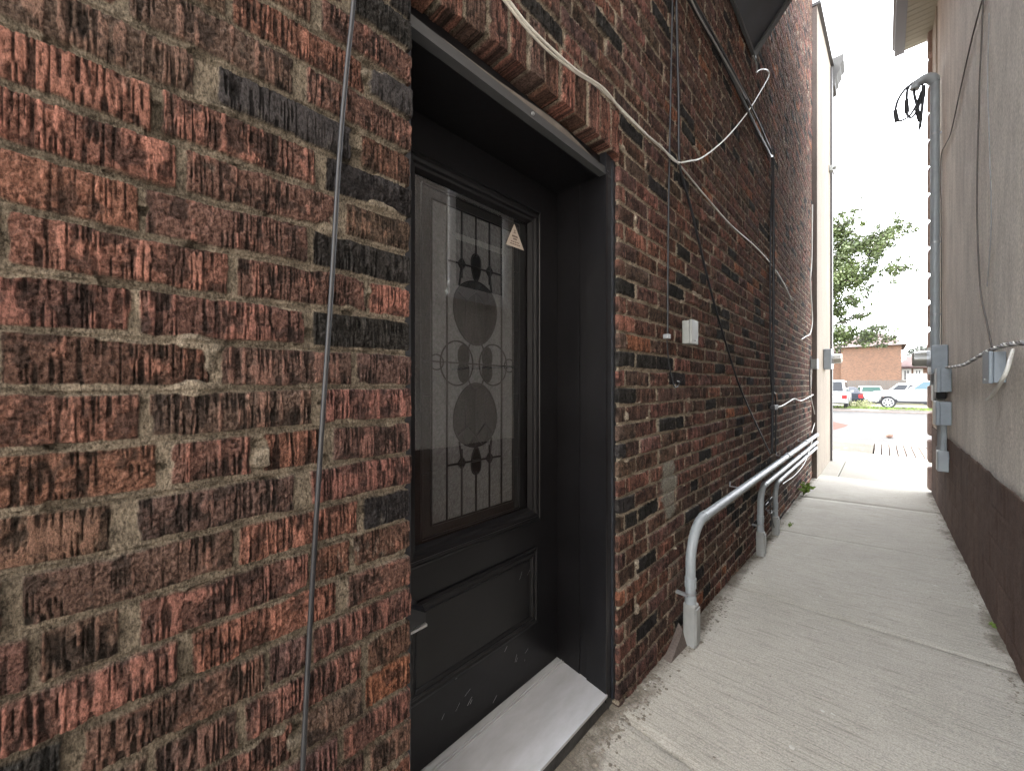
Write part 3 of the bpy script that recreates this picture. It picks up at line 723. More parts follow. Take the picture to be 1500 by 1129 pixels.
b = MB(); b.box((XW-.012,7.25,.97),(XW+.001,YF-.01,6.3)); b.build('corner_band', M['corner'], sb)
b = MB(); b.box((XW-.02,-5.0,6.42),(7,YF-.02,6.46)); b.build('eave_board', M['soffit'], sb)
z = .06; k = 0
while z < 6.2:
    b = MB(); dep = .052
    b.bbox((XW-dep,YF-.02,z),(XW+.5,YF+.16,z+.315), .03, 3); b.build('quoin', M['quoin'], sb); z += .375
# eave: soffit boards, gutter
b = MB(); ze = 6.36; yE = 8.0
for i in range(130):
    b.box((XW-.27,yE-.1*(i+1)+.006,ze),(XW+.0,yE-.1*i,ze+.02)); 
b.build('soffit', M['soffit'], sb)
b = MB(); b.prism([(XW-.375,ze-.02),(XW-.27,ze-.02),(XW-.27,ze+.16),(XW-.4,ze+.16),(XW-.4,ze+.1),(XW-.375,ze+.06)], 'y', -5.0, yE+.02); b.build('gutter', M['gutter'], sb)
b = MB(); b.add([(XW-.3,-5.0,ze+.1),(XW-.3,yE,ze+.1),(5,yE,ze+2.2),(5,-5.0,ze+2.2),(XW-.3,-5.0,ze+.02),(XW-.3,yE,ze+.02),(5,yE,ze+.1),(5,-5.0,ze+.1)], [(0,1,2,3),(4,5,1,0),(5,6,2,1),(4,7,6,5),(4,0,3,7)]); b.build('roof', M['far_roof'], sb)
# window facing the door, seen mirrored in the glass
wy0, wy1, wz0, wz1 = 2.1, 2.85, 2.36, 3.3
b = MB()
b.box((XW-.03,wy0,wz0),(XW,wy0+.07,wz1)); b.box((XW-.03,wy1-.07,wz0),(XW,wy1,wz1)); b.box((XW-.03,wy0+.07,wz1-.07),(XW,wy1-.07,wz1))
b.box((XW-.04,wy0-.03,wz0-.06),(XW,wy1+.01,wz0-.001)); b.box((XW-.03,wy0+.07,wz0),(XW,wy1-.07,wz0+.05)); b.box((XW-.024,wy0+.07,2.84),(XW,wy1-.07,2.89))
wn = b.build('window', M['win_white'], sb)
b = MB(); b.box((XW-.008,wy0+.068,wz0+.048),(XW-.002,wy1-.068,wz1-.068)); b.build('pane', M['win_glass'], wn)

# ------------------------------------------------------------------ ground
def interp(x, xs, ys): return float(np.interp(x, xs, ys))
def zg(x, y):
    l = interp(y, [-6,1.5,4.1,8.2,9.2,50], [.07,.06,-.035,-.05,-.06,-.06]); r = interp(y, [-6,3.1,7.7,9.2,50], [.09,.08,.03,-.06,-.06])
    t = min(1, max(0, x/1.35)); return l+(r-l)*t
JO = [-3.6,-1.9,-.2,1.49,3.18,4.88,6.6,8.36]
b = MB(); ys = set(-6+.12*i for i in range(int(14.6/.12)+1)); ys = [y for y in ys if all(abs(y-j) > .03 for j in JO)]
for j in JO: ys += [j-.008,j-.0025,j+.0025,j+.008]
ys = sorted(ys); xs = [-.36,-.02]+[.0+.05*i for i in range(28)]+[1.45,1.7]
vs = []
for y in ys:
    g = any(abs(y-j) < .003 for j in JO)
    for x in xs: 
        yy = y-.09*(x-.6)
        vs.append((x, yy, zg(x,yy)-(.008 if g else 0)+.004*(vn(np.array([x*2.0]), np.array([yy*2.0]), 8)[0]-.5)))
nx = len(xs); b.add(vs, [(i*nx+k,i*nx+k+1,(i+1)*nx+k+1,(i+1)*nx+k) for i in range(len(ys)-1) for k in range(nx-1)], True)
tag(b.build('alley_pavement', M['concrete'], fix=False), kind='structure')
def sheet(name, x0, x1, y0, y1, z, m, step=None):
    b = MB(); b.box((x0,y0,z-.12),(x1,y1,z)); return tag(b.build(name, m), kind='structure')
b = MB(); 
for i in range(-8, 9):
    for (ya, yb) in ((8.56,10.28),(10.292,12.06)): b.box((i*1.5+.006+.3,ya,-.2),(i*1.5+1.494+.3,yb,-.066))
tag(b.build('sidewalk', M['pave']), kind='structure')
b = MB()
for i in range(0, 30):
    for j in range(2):
        x = .71+i*.135; y = 12.08+j*1.1
        if x > .69: b.bbox((x,y,-.2),(x+.112,y+1.07,-.066), .006, 1)
tag(b.build('paver_strip', M['paver']), kind='structure')
sheet('verge_slab', -14, .68, 12.08, 14.28, -.066, M['walk'])
sheet('walk_slab', 4.77, 14, 12.08, 14.28, -.066, M['walk'])
sheet('kerb', -60, 60, 14.3, 14.46, -.07, M['kerb'])
b = MB(); b.box((-80,14.47,-.4),(80,32.6,-.16)); tag(b.build('road', M['asphalt']), kind='structure')
sheet('yard', -20, 20, -26, -.65, .035, M['walk'])  # unseen ground added behind the camera to bring light into the alley
b = MB(); b.add([(-14,14.47,-.155),(-.6,14.47,-.155),(-1.6,17.8,-.155),(-2.6,22.6,-.155),(-14,24,-.155)], [(0,1,2,3,4)])
b.v = []; b.f = []; b.sm = []
p = [atz(1150,612,-.155), atz(1219,617,-.155), atz(1243,622.5,-.155), atz(1236,625.5,-.155), atz(1219,630,-.155), atz(1150,636,-.155)]
b.add(p, [tuple(range(6))]); tag(b.build('red_crossing', M['redpave']), kind='structure')
sheet('far_kerb', -80, 80, 32.6, 33.0, -.06, M['kerb'])
sheet('far_walk', -80, 80, 33.0, 34.6, -.055, M['walk'])
sheet('lot_ground', -80, 80, 34.6, 90, -.05, M['lot'])
b = MB(); b.add([(-900,-900,-.45),(900,-900,-.45),(900,900,-.45),(-900,900,-.45)], [(0,1,2,3)]); tag(b.build('ground', M['earth'], origin=(0,0,-.45)), kind='structure')

# grass tufts in the car park edge
b = MB()
for i in range(1500):
    x = random.uniform(-4,6); y = random.uniform(34.7,37.2); h = random.uniform(.04,.16); a = random.uniform(0,6.3); w = .03
    if random.random() < .45 and abs(x-.2) > 1.2: continue
    b.add([(x-w*math.cos(a),y-w*math.sin(a),-.05),(x+w*math.cos(a),y+w*math.sin(a),-.05),(x+random.uniform(-.06,.06),y+random.uniform(-.06,.06),-.05+h)], [(0,1,2)])
tag(b.build('grass', M['weed'], fix=False), kind='stuff', label='ragged grass and weeds at the edge of the far car park', cat='grass')

# grit along the walls
b = MB()
def bit(x, y, s, zf=None):
    z = zg(x,y)+.001 if zf is None else zf; s = s*random.choice((.5,.7,1,1.0,1.5))
    a = random.uniform(0,6.3); n = random.choice((4,5,6)); vs = []
    for k in range(n):
        t = a+6.283*k/n; r = s*random.uniform(.5,1.1); vs.append((x+r*math.cos(t), y+r*math.sin(t), z+random.uniform(0,.15)*s))
    vs.append((x,y,z+s*random.uniform(.15,.5)))
    b.add(vs, [(k,(k+1)%n,n) for k in range(n)])
for i in range(1100):
    y = random.uniform(1.0,8.1); x = abs(random.gauss(0,.035))+.012; bit(x, y, random.uniform(.0025,.009))
for i in range(420):
    y = random.uniform(2.2,3.0); x = abs(random.gauss(0,.05))+.02; bit(x, y, random.uniform(.003,.009))
for i in range(380):
    y = random.uniform(.7,1.9); x = abs(random.gauss(0,.05))+.0; bit(x, y, random.uniform(.003,.01))
for i in range(900):
    y = random.uniform(1.8,7.7); x = 1.33-abs(random.gauss(0,.035)); bit(x, y, random.uniform(.0025,.008))
for i in range(160): bit(random.uniform(.1,1.25), random.uniform(1.2,8), random.uniform(.002,.005))
tag(b.build('debris', M['debris'], fix=False), kind='stuff', label='grit and leaf bits gathered along the foot of the alley walls', cat='debris')
b = MB()
for (px, py) in ((1205,1050),(1220,1055),(1160,1107),(1370,862),(1372,866),(1380,871),(1382,874),(1430,896),(1326,857),(1204,775),(1269,789),(1202,872),(948,1010),(952,1004),(945,1016)):
    q = atz(px, py, .03); bit(q.x, q.y, random.uniform(.006,.012))
tag(b.build('paper_scraps', M['paper'], fix=False), kind='stuff', label='pale scraps scattered on the alley concrete', cat='litter')

# weeds
def weed(name, c, n, size, label):
    t = empty(name, c); tag(t, label, 'plant', 'weeds at the foot of the walls')
    st = MB(); lf = MB()
    for i in range(n):
        a = random.uniform(0,6.283); r = random.uniform(.3,1)*size; h = random.uniform(.35,1.0)*size
        p0 = Vector(c); p2 = p0+Vector((abs(math.cos(a))*r*.7 if c[0] < .6 else -abs(math.cos(a))*r*.7, math.sin(a)*r, h)); p1 = (p0+p2)/2+Vector((0,0,size*.2))
        P = smooth_path([p0,p1,p2], 4); st.tube(P, size*.012, 5)
        for q in P[3::2]:
            for s in range(2):
                d = Vector((random.uniform(-1,1),random.uniform(-1,1),random.uniform(-.2,.7))).normalized(); l = size*random.uniform(.22,.42); w = d.orthogonal().normalized()*l*.3
                lf.add([q, q+d*l*.5+w, q+d*l, q+d*l*.5-w], [(0,1,2,3)])
    st.build('stem', M['weed'], t); lf.build('leaves', M['weed'], t, fix=False)
weed('weed', (.05, atz(1173,724,-.03).y, -.035), 26, .16, 'bright green leafy weed at the wall foot just past the last conduit')
weed('weed', (.12, atz(1152,770,-.02).y, -.03), 9, .05, 'tiny pale weed on the concrete beside the farthest conduit box')
weed('weed', (1.325, atz(1469,925,.07).y, .075), 9, .035, 'little green weed at the foot of the brown painted base')

# ------------------------------------------------------------------ cables on the brick wall
def cable(name, pts, X, r, m, label, cat='cable', group=None, n=8, per=8, parts=None):
    P = smooth_path([atx(p[0], p[1], p[2] if len(p) > 2 else X) for p in pts], per)
    b = MB().tube(P, r, n); o = b.build(name, M[m]); tag(o, label, cat, group); return o
cable('wire', [(545,-620),(538,-380),(529,-170),(518,0),(508,100),(497,230),(485,430),(470,650),(455,900),(443,1129),(436,1240)], .02, .0052, 'cable_black', 'thick black cable hanging down the near brickwork left of the door')
cable('wire', [(430,-420),(520,-285),(610,-160),(690,-60),(738,0),(768,38),(800,72),(840,104),(880,131),(922,172),(958,208),(990,236),(1012,262),(1032,286),(1070,329),(1105,360),(1128,385),(1146,411),(1160,440)], .014, .0045, 'cable_white', 'long white cable sloping down the brick wall over the door')
cable('wire', [(436,-418),(524,-282),(616,-155),(698,-53),(744,0),(772,36),(806,70),(845,104),(884,130),(912,164),(945,196),(968,215),(990,237),(1010,236),(1030,230),(1060,206),(1084,179),(1100,157),(1114,134),(1126,112),(1124,103),(1115,102),(1108,106)], .019, .0048, 'cable_white', 'bright white cable looping out and up under the black hood')
b = MB(); p = atx(1109,107,.012); q = atx(1103,82,.02); b.tube(smooth_path([p,(p+q)/2+Vector((.01,0,0)),q],5), .006, 6)
tag(b.build('wire', M['cable_grey']), 'short grey lead hanging from the corner of the black hood', 'cable')
tag(cable('wire', [(988,-420),(987,-200),(985,0),(982,160),(979,330),(978,488)], .012, .0055, 'cable_black', 'straight black cable down to a small clip beside the grey wall box'), None)
b = MB(); q = atx(976,493,.012); b.bbox((0,q.y-.018,q.z-.012),(.03,q.y+.018,q.z+.012), .003); tag(b.build('cable_clip', M['steel']), 'tiny metal clip on the black cable left of the grey wall box', 'clip')
cable('wire', [(977,498),(979,525),(984,552),(988,566),(993,565),(995,560),(991,558)], .012, .004, 'cable_black', 'loose black cable tail curling below the metal clip')
cable('wire', [(986,-420),(988,-200),(992,60),(994,150),(995,236),(1002,268),(1012,305),(1028,372),(1045,440),(1066,512),(1085,570),(1108,622),(1128,664)],   .016, .0075, 'cable_black', 'black cable dropping then running diagonally down the brickwork')
g = 'bundled black cables by the far end of the brick wall'
cable('wire', [(800,-380),(900,-195),(985,-40),(1010,0),(1035,44),(1060,90),(1090,152),(1110,193),(1127,226),(1132,240),(1133,330),(1133,450),(1132,560),(1131,664)], .022, .0125, 'cable_black', 'thickest black cable bending from diagonal to vertical on the brick wall', group=g)
cable('wire', [(808,-384),(908,-200),(994,-45),(1016,0),(1040,42),(1068,93),(1098,152),(1120,200),(1131,236),(1129,330),(1128,450),(1130,560),(1136,585),(1136,664)], .02, .008, 'cable_black', 'thinner black cable beside the thickest one on the brick wall', group=g)
cable('wire', [(1003,-20),(1024,24),(1050,68),(1074,110),(1093,145)], .036, .005, 'cable_grey', 'pale grey cable on top of the diagonal black bundle', group=g)
b = MB(); q = atx(1132,596,.02); b.bbox((.004,q.y-.07,q.z-.03),(.05,q.y+.12,q.z+.02), .008); tag(b.build('splice_block', M['dark']), 'black splice block strapped on the vertical cable bundle', 'connector')
cable('wire', [(1134,597),(1146,594),(1156,588),(1164,584),(1172,587),(1182,583),(1191,578)], .03, .0075, 'cable_white', 'white cable running level from the splice block to the wall end')
cable('wire', [(1190,300),(1189,380),(1187,410),(1189,450),(1190,470),(1187,488),(1180,493),(1174,497)], .02, .0075, 'cable_white', 'white cable hanging with a hooked end at the far edge of the brickwork')
cable('wire', [(1189,540),(1188,560),(1188,580),(1192,600),(1194,615),(1189,634)], .03, .006, 'cable_white', 'thin pale cable from the small grey box down to the conduits')
cable('wire', [(1190,645),(1180,675),(1165,695),(1147,708)], .1, .005, 'cable_white', 'thin white cable slung under the lowest conduit')

# small grey box on the brick wall
def wall_box(name, y0, y1, z0, z1, X, depth, sgn, m, label, cat, knock=True):
    t = empty(name, (X, (y0+y1)/2, z0)); tag(t, label, cat)
    b = MB(); b.bbox((X+sgn*.004,y0,z0),(X+sgn*depth*.72,y1,z1), .004); b.build('case', M[m], t)
    b = MB(); b.bbox((X+sgn*depth*.725,y0-.004,z0-.004),(X+sgn*depth,y1+.004,z1+.004), .006); b.build('cover', M[m], t)
    if knock:
        b = MB(); b.cyl((X+sgn*depth,(y0+y1)/2,z0+.02),(X+sgn*(depth+.004),(y0+y1)/2,z0+.02), .007, .006, 10); b.build('screw', M['steel'], t)
    return t
pa, pb = atx(998,480,.0), atx(1014,507,0.0)
wall_box('junction_box', pa.y, pa.y+.105, pb.z, pb.z+.135, 0, .06, 1, 'box_pale', 'pale grey box fixed to the brick wall right of the door', 'junction box')
pa = atx(1192,541,.0); wall_box('junction_box', 7.88, 8.1, pa.z, pa.z+.15, 0, .09, 1, 'box_pale', 'small light grey box at the far edge of the brick wall', 'junction box')
cable('wire', [(1186,540),(1186,556),(1187,578)], .02, .008, 'cable_black', 'short black cable below the small box at the brick wall end')

# conduits
def arc_pipe(yv, zh_, z0, yend, X, r, bend):
    P = [Vector((X,yv,z0))]
    for i in range(13):
        a = math.pi/2*i/12; P.append(Vector((X, yv+bend*(1-math.cos(a)), zh_-bend+bend*math.sin(a))))
    P.append(Vector((X,yend,zh_-.02))); return P
def conduit(yv, zh_, zbox, hbox, X, r, bend, yend, label, straps):
    zgd = zg(.05, yv); t = empty('conduit', (X,yv,zgd)); tag(t, label, 'conduit', 'grey conduits low on the brick wall')
    b = MB().tube(arc_pipe(yv, zh_, zbox-.02, yend, X, r, bend), r, 20); b.build('pipe', M['pvc'], t)
    b = MB(); w = r*1.25
    b.bbox((X-r*1.2,yv-w,zgd-.01),(X+r*1.35,yv+w,zbox), r*.45, 3); bx = b.build('fitting', M['pvc_box'], t)
    b = MB(); b.bbox((X+r*1.352,yv-w*.93,zgd+.02),(X+r*1.352+.007,yv+w*.93,zbox-.02), .003); b.build('cover', M['pvc_box'], bx)
    for a, c, ra, rc_ in [((X,yv,zbox-.004),(X,yv,zbox+.04), r*1.18, r*1.12), ((X,yv,zbox+.085),(X,yv,zbox+.14), r*1.16, r*1.16), ((X,yv+bend-.005,zh_),(X,yv+bend+.05,zh_), r*1.1, r*1.1)]+[((X,y+.25,zh_-.004),(X,y+.33,zh_-.004), r*1.1, r*1.1) for y in straps[1:]]:
        b = MB(); b.cyl(a, c, ra, rc_, 20); b.build('coupling', M['pvc'], t)
    for y in straps:
        b = MB(); z = zh_-.004; n = 12; vs = []
        for i in range(n+1):
            a = -math.pi/2+math.pi*i/n
            for dy in (-.008,.008): vs.append((X+(r+.003)*math.cos(a), y+dy, z+(r+.003)*math.sin(a)))
        b.add(vs, [(2*i,2*i+1,2*i+3,2*i+2) for i in range(n)], True)
        b.box((.0,y-.008,z+r+.002),(X,y+.008,z+r+.005)); b.box((.0,y-.008,z+r),(.006,y+.008,z+r+.04)); b.build('strap', M['steel'], t)
    b = MB(); z = zbox+.055; vs = []; n = 14
    for i in range(n+1):
        a = math.pi*i/n-math.pi/2
        for dz in (-.006,.006): vs.append((X+(r+.004)*math.cos(a), yv+(r+.004)*math.sin(a), z+dz))
    b.add(vs, [(2*i,2*i+1,2*i+3,2*i+2) for i in range(n)], True); b.box((0,yv-r-.03,z-.006),(X,yv-r-.004,z+.006)); b.build('strap', M['steel'], t)
    return t
conduit(2.285, .70, .27, .2, .062, .027, .22, 8.14, 'thickest grey conduit, nearest to the door, bending up from the pavement', (3.3,5.1,6.6))
conduit(4.06, .575, .19, .2, .055, .025, .16, 8.14, 'middle grey conduit with a clamp at its bend and box at the pavement', (4.75,6.1))
conduit(4.74, .485, .16, .2, .052, .022, .16, 8.14, 'thinnest and lowest grey conduit, farthest from the door', (5.0,6.8))
cable('wire', [(1125,735),(1121,742),(1128,752),(1132,745),(1127,735),(1131,728),(1128,745),(1132,765),(1134,772)], .06, .005, 'cable_black', 'tangle of thin black wire between the two far conduits')
# parging lump at the first conduit
b = MB(); b.add([(.004,2.02,.03),(.05,2.02,.035),(.06,2.26,.02),(.004,2.26,.02),(.004,2.16,.08),(.03,2.26,.11),(.004,2.26,.14)], [(0,1,2,3),(0,4,1),(1,4,5,2),(4,6,5),(0,3,6,4)])
tag(b.build('cement_fillet', M['pier_side']), 'grey cement lump against the brick wall beside the nearest conduit', 'cement')

# black hood high on the brick wall
t = empty('metal_hood', (0,3.6,4.5)); tag(t, 'black sheet metal hood projecting high on the brick wall', 'hood')
ya, yb = 2.75, 4.05
prof = [(.01,4.505),(.55,5.15),(.55,5.6),(.01,5.6)]
b = MB(); b.prism(prof, 'y', ya, yb); b.build('body', M['hood'], t)
b = MB(); b.prism([(.008,4.50),(.552,5.147),(.56,5.135),(.022,4.488)], 'y', yb-.05, yb+.012); b.prism([(.001,4.46),(.022,4.46),(.022,4.5),(.001,4.5)], 'y', ya, yb+.012); b.build('flange', M['hood_edge'], t)

# ------------------------------------------------------------------ things on the pier at the street end
def meter_box(label, X, sgn, y0, y1, z0, z1, dep, zm, rm, prot, m='box_grey'):
    t = empty('electric_meter', (X,(y0+y1)/2,z0)); tag(t, label, 'electric meter', 'electric meters')
    b = MB(); b.bbox((X+sgn*.003,y0,z0),(X+sgn*dep,y1,z1), .01); b.build('case', M[m], t)
    ym = y0+rm+.02; b = MB(); x1 = X+sgn*dep
    b.cyl((x1,ym,zm),(x1+sgn*.03,ym,zm), rm*1.08, rm*1.08, 24); b.build('ring', M['steel'], t)
    b = MB(); b.cyl((x1+sgn*.03,ym,zm),(x1+sgn*prot*.9,ym,zm), rm, rm*.96, 24); b.cyl((x1+sgn*prot*.9,ym,zm),(x1+sgn*prot,ym,zm), rm*.96, rm*.8, 24); b.build('cover', M['meter_glass'], t)
    return t
meter_box('grey electric meter on the beige pier at the street end', PX, 1, 9.07, 9.45, 1.80, 2.17, .117, 1.99, .09, .14)
q = aty(1211,250,10.2); t = empty('security_camera', (PX, q.y, q.z)); tag(t, 'small grey wall lamp fitting with dangling wire high on the beige pier', 'lamp')
b = MB(); b.bbox((PX,q.y-.06,q.z-.05),(PX+.06,q.y+.06,q.z+.06), .01); b.cyl((PX+.05,q.y,q.z+.02),(PX+.13,q.y-.05,q.z-.02), .035, .04, 14); b.build('housing', M['box_pale'], t)
b = MB(); b.tube(smooth_path([(PX+.06,q.y,q.z-.04),(PX+.12,q.y,q.z-.3),(PX+.2,q.y,q.z-.55),(PX+.23,q.y,q.z-.85)],6), .008, 6)
b.tube(smooth_path([(PX+.05,q.y,q.z-.04),(PX+.09,q.y,q.z-.25),(PX+.16,q.y+.05,q.z-.36)],6), .007, 6); b.build('lead', M['cable_grey'], t)
t.name = 'wall_lamp'

# ------------------------------------------------------------------ things on the stucco wall
t = meter_box('electric meter with glass cover on the cluster of boxes at the stucco corner', XW, -1, 6.09, 6.55, 1.627, 1.93, .126, 1.79, .085, .14)
X2 = XW
wall_box('junction_box', 5.81, 6.05, 1.435, 1.675, X2, .105, -1, 'box_grey', 'grey switch box just below the meter on the stucco wall', 'junction box')
wall_box('junction_box', 6.35, 6.6, 1.33, 1.5, X2, .095, -1, 'box_pale', 'paler small box half hidden behind the switch boxes', 'junction box')
wall_box('junction_box', 5.81, 6.08, 1.10, 1.335, X2, .112, -1, 'box_grey', 'lowest large grey switch box above the vertical pipes', 'junction box')
b = MB(); b.bbox((XW-.09,6.12,1.36),(XW-.012,6.34,1.62), .01); tag(b.build('switch_housing', M['dark']), 'dark gap box wedged between the meter and switch boxes', 'housing')
t = empty('conduit', (XW-.05,5.95,.62)); tag(t, 'grey conduit dropping from the lowest switch box to a fitting over the brown base', 'conduit', 'conduits on the stucco wall')
b = MB(); b.cyl((XW-.05,5.93,1.1),(XW-.05,5.93,.8), .026, .026, 16); b.build('pipe', M['pvc'], t)
b = MB(); b.bbox((XW-.098,5.87,.62),(XW-.012,6.0,.83), .012); b.build('fitting', M['pvc'], t)
for i, (yy, zz) in enumerate(((6.12,.72),(6.25,.70),(6.4,.68))):
    b = MB(); b.tube([(XW-.05,yy,1.1+.2*(i>0)),(XW-.05,yy,zz)], .013, 10); b.cyl((XW-.05,yy,zz),(XW-.05,yy,zz+.14), .02, .02, 10)
    tag(b.build('conduit', M['steel']), ('thin metal tube beside the grey conduit on the stucco corner','second thin metal tube on the stucco corner, behind the first','thin metal tube nearest the street on the stucco corner')[i], 'conduit', 'conduits on the stucco wall')
# service mast
t = empty('service_mast', (XW-.055,6.75,1.93)); tag(t, 'tall grey service pipe with weatherhead on the stucco corner', 'service mast')
zt = aty(1368,122,6.75).z
b = MB(); b.cyl((XW-.055,6.75,1.5),(XW-.055,6.75,zt), .04, .04, 20); b.build('pipe', M['pvc'], t)
b = MB(); P = [Vector((XW-.055,6.75,zt))]+[Vector((XW-.055-.09*(1-math.cos(a)),6.75,zt+.09*math.sin(a))) for a in (0.4,.8,1.2,1.57)]+[Vector((XW-.2,6.75,zt+.07)),Vector((XW-.225,6.75,zt+.01))]
b.tube(P, [.044,.052,.056,.056,.054,.05,.046], 16); b.build('weatherhead', M['pvc'], t)
for z in (zt-.62, zt-1.9, zt-2.75):
    b = MB(); b.cyl((XW-.055,6.75,z),(XW-.055,6.75,z+.022), .0425, .0425, 20); b.box((XW-.055,6.74,z),(XW,6.76,z+.022)); b.build('strap', M['steel'], t)
def loop(pts, r=.007): 
    return smooth_path([aty(px,py,6.75) for px, py in pts], 6)
for k, pts in enumerate(([(1352,120),(1338,122),(1325,132),(1315,148),(1311,166),(1313,176),(1320,177),(1332,170),(1342,155),(1350,134)],
            [(1353,122),(1340,120),(1330,130),(1328,150),(1329,168),(1336,172),(1344,160),(1352,135)],
            [(1353,124),(1347,124),(1340,122),(1339,136),(1342,150),(1346,166),(1349,178)])):
    b = MB(); b.tube(loop(pts), .013, 6); w = tag(b.build('service_wire', M['cable_black']), ('widest loop of service wire hanging from the weatherhead','middle loop of service wire under the weatherhead','short service wire hanging close to the mast')[k], 'wire', 'service wires at the weatherhead')
    q0, q1 = ((1311,162),(1314,178)) if k == 0 else (((1327.5,147),(1328.5,165)) if k == 1 else ((1343,160),(1348,177)))
    b = MB(); A = aty(*q0,6.75); B2 = aty(*q1,6.75); b.cyl(A, B2, .02, .024, 10); b.build('connector', M['dark'], w)
b = MB(); b.tube(loop([(1353,126),(1352,145),(1350,165),(1347,190),(1343,210),(1338,225)]), [.02]*6+[.014]*12+[.006]*13, 8)
tag(b.build('service_wire', M['cable_black']), 'thick taped wire tail pointing down from the weatherhead', 'wire', 'service wires at the weatherhead')

# cables on stucco wall
XC = XW-.012
cable('wire', [(1450,-40),(1439,0),(1428,40),(1419,77),(1406,135),(1393,194),(1385,212),(1379,226),(1378,260),(1378.5,300),(1379,400),(1379,505)], XC, .0045, 'cable_brown', 'dark cable slanting from the top then dropping beside the mast')
cable('wire', [(1441,-20),(1439,35),(1435,120),(1434,160),(1432,230),(1431,300),(1433,370),(1437,430),(1445,470),(1453,508)], XC, .0045, 'cable_brown', 'dark vertical cable down the stucco to the wall box')
cable('wire', [(1449,20),(1447,120),(1450,230),(1452,330),(1446,420)], XW-.008, .003, 'cable_grey', 'faint thin grey cable on the upper stucco wall')
tw = [(1386,538),(1398,537),(1412,534),(1425,527),(1440,518),(1455,511),(1470,506),(1488,503),(1500,502),(1530,500),(1600,494)]
base = smooth_path([atx(p[0],p[1],XW-.03) for p in tw], 14)
nm = ('pale strand of the twisted cable drop on the stucco wall','grey strand of the twisted cable drop on the stucco wall','brown strand of the twisted cable drop on the stucco wall')
for k in range(3):
    L_ = 0; P = []
    for i, p in enumerate(base):
        if i: L_ += (p-base[i-1]).length
        a = L_*27+k*2.094+.5*math.sin(L_*9); P.append(p+Vector((.008*math.cos(a),0,.0095*math.sin(a))))
    b = MB().tube(P, .0046, 6); tag(b.build('wire', M[('cable_white','cable_grey','cable_brown')[k]]), nm[k], 'cable', 'strands of the twisted cable')
wall_box('junction_box', 3.45, 3.63, 1.515, 1.69, XW, .068, -1, 'box_grey', 'grey box alone on the stucco wall under the twisted cable', 'junction box')
cable('wire', [(1484,512,XW-.04),(1481,522,XW-.05),(1474,545,XW-.085),(1462,566,XW-.095),(1452,580,XW-.08),(1446,585,XW-.07)], XW-.06, .008, 'cable_white', 'cut white cable stub drooping across the lone wall box')

# ------------------------------------------------------------------ street: round brown lump standing in for an unidentified blur
q = atz(1302.5,641.5,-.16); t = MB(); bm = bmesh.new(); bmesh.ops.create_icosphere(bm, subdivisions=3, radius=.09)
for v in bm.verts: v.co += v.co.normalized()*random.uniform(-.006,.006); v.co.z *= .95
t.bm(bm, Matrix.Translation((q.x,q.y,-.075)), True); tag(t.build('ball', M['brown_ball']), 'scuffed brown ball lying on the pale road', 'ball')

# ------------------------------------------------------------------ cars
def wheel(parent, x, y, r, w, side, big=False):
    b = MB(); b.cyl((x,y-w/2,r),(x,y+w/2,r), r, r, 28); wh = b.build('wheel', M['tyre'], parent)
    yo = y+side*(w/2+.004); b = MB(); n = 24; ri = r*(.72 if big else .64)
    b.cyl((x,yo-side*.03,r),(x,yo-side*.006,r), ri*.93, ri*.93, n); b.build('hub_face', M['plastic'], wh)
    b = MB(); vs = []
    for i in range(n):
        a = 2*math.pi*i/n
        for rr in (ri,ri*.86): vs.append((x+rr*math.cos(a),yo,r+rr*math.sin(a)))
    b.add(vs, [(2*i,2*i+1,(2*i+3)%(2*n),(2*i+2)%(2*n)) for i in range(n)])
    ns = 10
    for i in range(ns//2 if not big else 7):
        a = 2*math.pi*i/(ns//2 if not big else 7)+.3; d = Vector((math.cos(a),0,math.sin(a))); e = Vector((-math.sin(a),0,math.cos(a)))
        c = Vector((x,yo+side*.002,r)); w1, w2 = ri*.11, ri*.15
        b.add([c+d*ri*.1-e*w1,c+d*ri*.1+e*w1,c+d*ri*.9+e*w2,c+d*ri*.9-e*w2], [(0,1,2,3)])
    b.cyl((x,yo,r),(x,yo+side*.012,r), ri*.2, ri*.18, 12); b.build('rim', M['rim'], wh)
def arch_pts(cx, r, z0, n=9):
    a0 = math.asin(min(.95, max(-.95, (z0-.0)/r)))
    return [(cx+r*math.cos(math.pi-a0-(math.pi-2*a0)*i/(n-1)), z0+ (r*math.sin(a0+(math.pi-2*a0)*i/(n-1))-r*math.sin(a0))) for i in range(n)]
